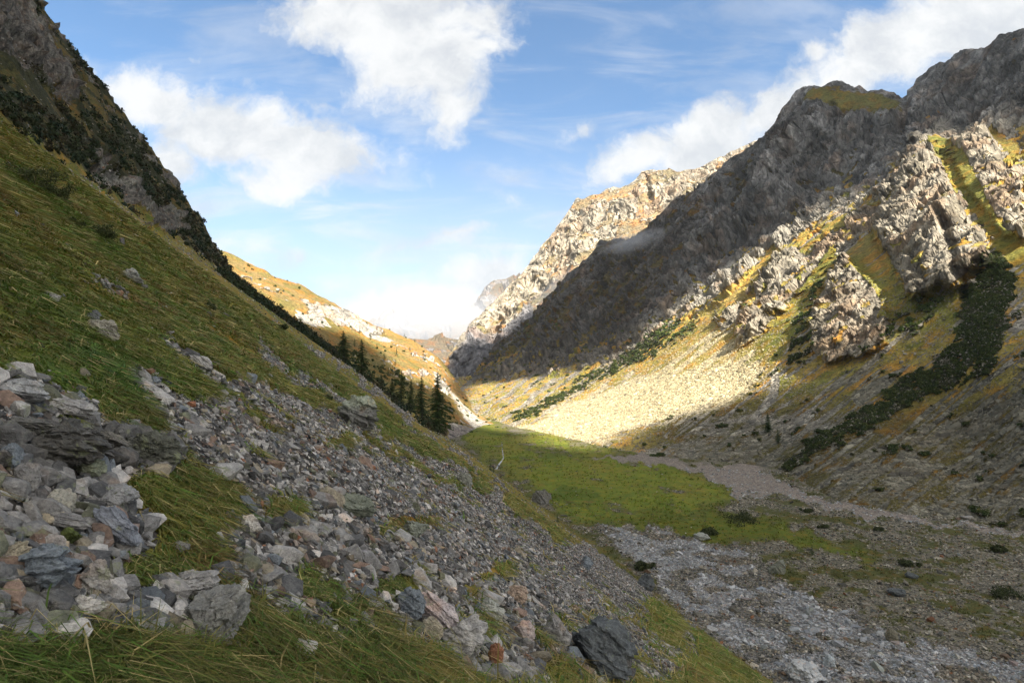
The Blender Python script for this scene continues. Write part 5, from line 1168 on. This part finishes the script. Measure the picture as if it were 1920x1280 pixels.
for i, a in enumerate([(62, 352, 85, 60, 'largest dark bush high on the left grass slope', GB), (105, 372, 60, 36, 'low dark bush just below the largest one on the left slope', GB),
                       (195, 452, 46, 40, 'rounded bush in the middle of the upper left slope', GB), (136, 424, 28, 18, 'small bush left above the rounded one', GB),
                       (390, 585, 28, 24, 'lone small bush in the middle of the left grass slope', GB), (527, 620, 26, 16, 'small low bush further down the left slope near the thicket', GB),
                       (610, 752, 20, 12, 'tiny bush above the dark bulging outcrop', GB), (1205, 1068, 36, 14, 'dark bush on the grassy edge right of the scree', GB),
                       (1385, 978, 62, 8, 'long low dark bush on the green strip of the floor', GF), (1330, 1000, 40, 8, 'flat bush at the near end of the green strip', GF),
                       (1545, 990, 16, 8, 'small bush on the stony floor behind the green strip', GF), (1648, 995, 14, 8, 'small bush on the stony floor beyond the gravel wash', GF),
                       (1890, 1115, 64, 13, 'broad bush at the right edge of the valley floor', GF), (1700, 1060, 30, 12, 'low bush in the middle of the stony floor', GF),
                       (1870, 1035, 26, 14, 'bush at the right edge further back than the broad one', GF), (1750, 912, 24, 12, 'dark bush beside boulders at the foot of the right slope', GF), (1515, 960, 16, 7, 'tiny bush left of the gravel wash', GF)]):
    bush(*a, seed=500 + i)

# ------------------------------------------------------------------ stream in the meadow
def ribbon(name, pts, widths, m, lift=0.12, kind='structure'):
    P = np.array([ground_hit(u, v)[0] for u, v in pts]); Q = []
    t = np.linspace(0, len(P) - 1, (len(P) - 1) * 14 + 1)
    X = np.interp(t, range(len(P)), P[:, 0]); Y = np.interp(t, range(len(P)), P[:, 1]); Wd = np.interp(t, range(len(P)), widths)
    r = np.random.default_rng(3); X += np.cumsum(r.normal(0, 0.10, len(X))) * 0.4
    L_, R_ = X - Wd / 2, X + Wd / 2
    V = np.concatenate([np.stack([L_, Y, Hn(L_, Y) + lift], 1), np.stack([R_, Y, Hn(R_, Y) + lift], 1)]); n = len(X)
    Fc = np.array([[i, i + n, i + n + 1, i + 1] for i in range(n - 1)])
    return tag(mesh_np(name, V, Fc, m, True), kind=kind)
M_water, tw, bw = new_mat('stream_water', 0.15, 0.5); bw.inputs['Base Color'].default_value = (0.30, 0.34, 0.36, 1)
tw.links.new(bump(tw, noise(tw, None, 3.0, 3), 0.1, 0.5), bw.inputs['Normal'])
ribbon('stream', [(941, 828), (942, 840), (943, 852), (944, 860), (936, 870), (931, 880)], [.4, .4, .5, .6, .8, 1.1], M_water)

# ------------------------------------------------------------------ mist along the ridges and the cloud bank at the valley end
def mist(name, u, v, y, ru, rv, ry, tilt, dens, label, scale=2.6, thr=0.42):
    a, b = ray(u, v); p = np.array([a * y, y, b * y]); k = y / F
    m = bpy.data.materials.new(name); m.use_nodes = True; t = m.node_tree; t.nodes.clear()
    tcn = t.nodes.new('ShaderNodeTexCoord'); o = t.nodes.new('ShaderNodeOutputMaterial'); pv = t.nodes.new('ShaderNodeVolumePrincipled')
    ln = t.nodes.new('ShaderNodeVectorMath'); ln.operation = 'LENGTH'; t.links.new(tcn.outputs['Object'], ln.inputs[0])
    nz = noise(t, tcn.outputs['Object'], scale, 5, 0.6)
    fall = maprange(t, ln.outputs['Value'], 1.0, 0.1)
    d = mth(t, 'MULTIPLY', fall, maprange(t, mth(t, 'ADD', nz, mth(t, 'MULTIPLY', fall, 0.12)), thr, thr + 0.2)); t.links.new(mth(t, 'MULTIPLY', d, dens), pv.inputs['Density'])
    pv.inputs['Color'].default_value = (0.98, 0.98, 1, 1); pv.inputs['Anisotropy'].default_value = 0.1
    t.links.new(pv.outputs[0], o.inputs['Volume'])
    ob = mesh_np(name, ico3[0], ico3[1], m, True); ob.location = p; ob.scale = (ru * k, ry, rv * k); ob.rotation_euler = (0, math.radians(-tilt), 0)
    tag(ob, label, 'mist' if 'mist' in name else 'cloud', kind='stuff'); return ob
ico3 = ico(3)
mist('mist_wisp', 1185, 452, 970, 95, 26, 45, 14, 0.015, 'thin wisp of mist hanging on the dark ridge below the sunlit summit')
mist('mist_veil', 1035, 545, 1290, 85, 26, 60, 42, 0.016, 'veil of mist sliding down the gap between dark ridge and sunlit ridge')
mist('cloud_bank', 810, 600, 4300, 230, 72, 450, 4, 0.0036, 'white cloud bank filling the end of the valley below the distant peaks', 3.2, 0.36)

# ------------------------------------------------------------------ air
def haze():
    x0, x1, y0, y1, z0, z1 = -2600, 3200, -60, 9500, -900, 1500
    V = np.array([[x, y, z] for z in (z0, z1) for y in (y0, y1) for x in (x0, x1)], float)
    Fc = np.array([[0, 2, 3, 1], [4, 5, 7, 6], [0, 1, 5, 4], [2, 6, 7, 3], [0, 4, 6, 2], [1, 3, 7, 5]])
    m = bpy.data.materials.new('haze'); m.use_nodes = True; t = m.node_tree; t.nodes.clear()
    pv = t.nodes.new('ShaderNodeVolumePrincipled'); pv.inputs['Density'].default_value = 3.2e-5; pv.inputs['Color'].default_value = (0.86, 0.93, 1, 1); pv.inputs['Anisotropy'].default_value = 0.0
    o = t.nodes.new('ShaderNodeOutputMaterial'); t.links.new(pv.outputs[0], o.inputs['Volume'])
    tag(mesh_np('haze', V, Fc, m, False), kind='stuff')
haze()
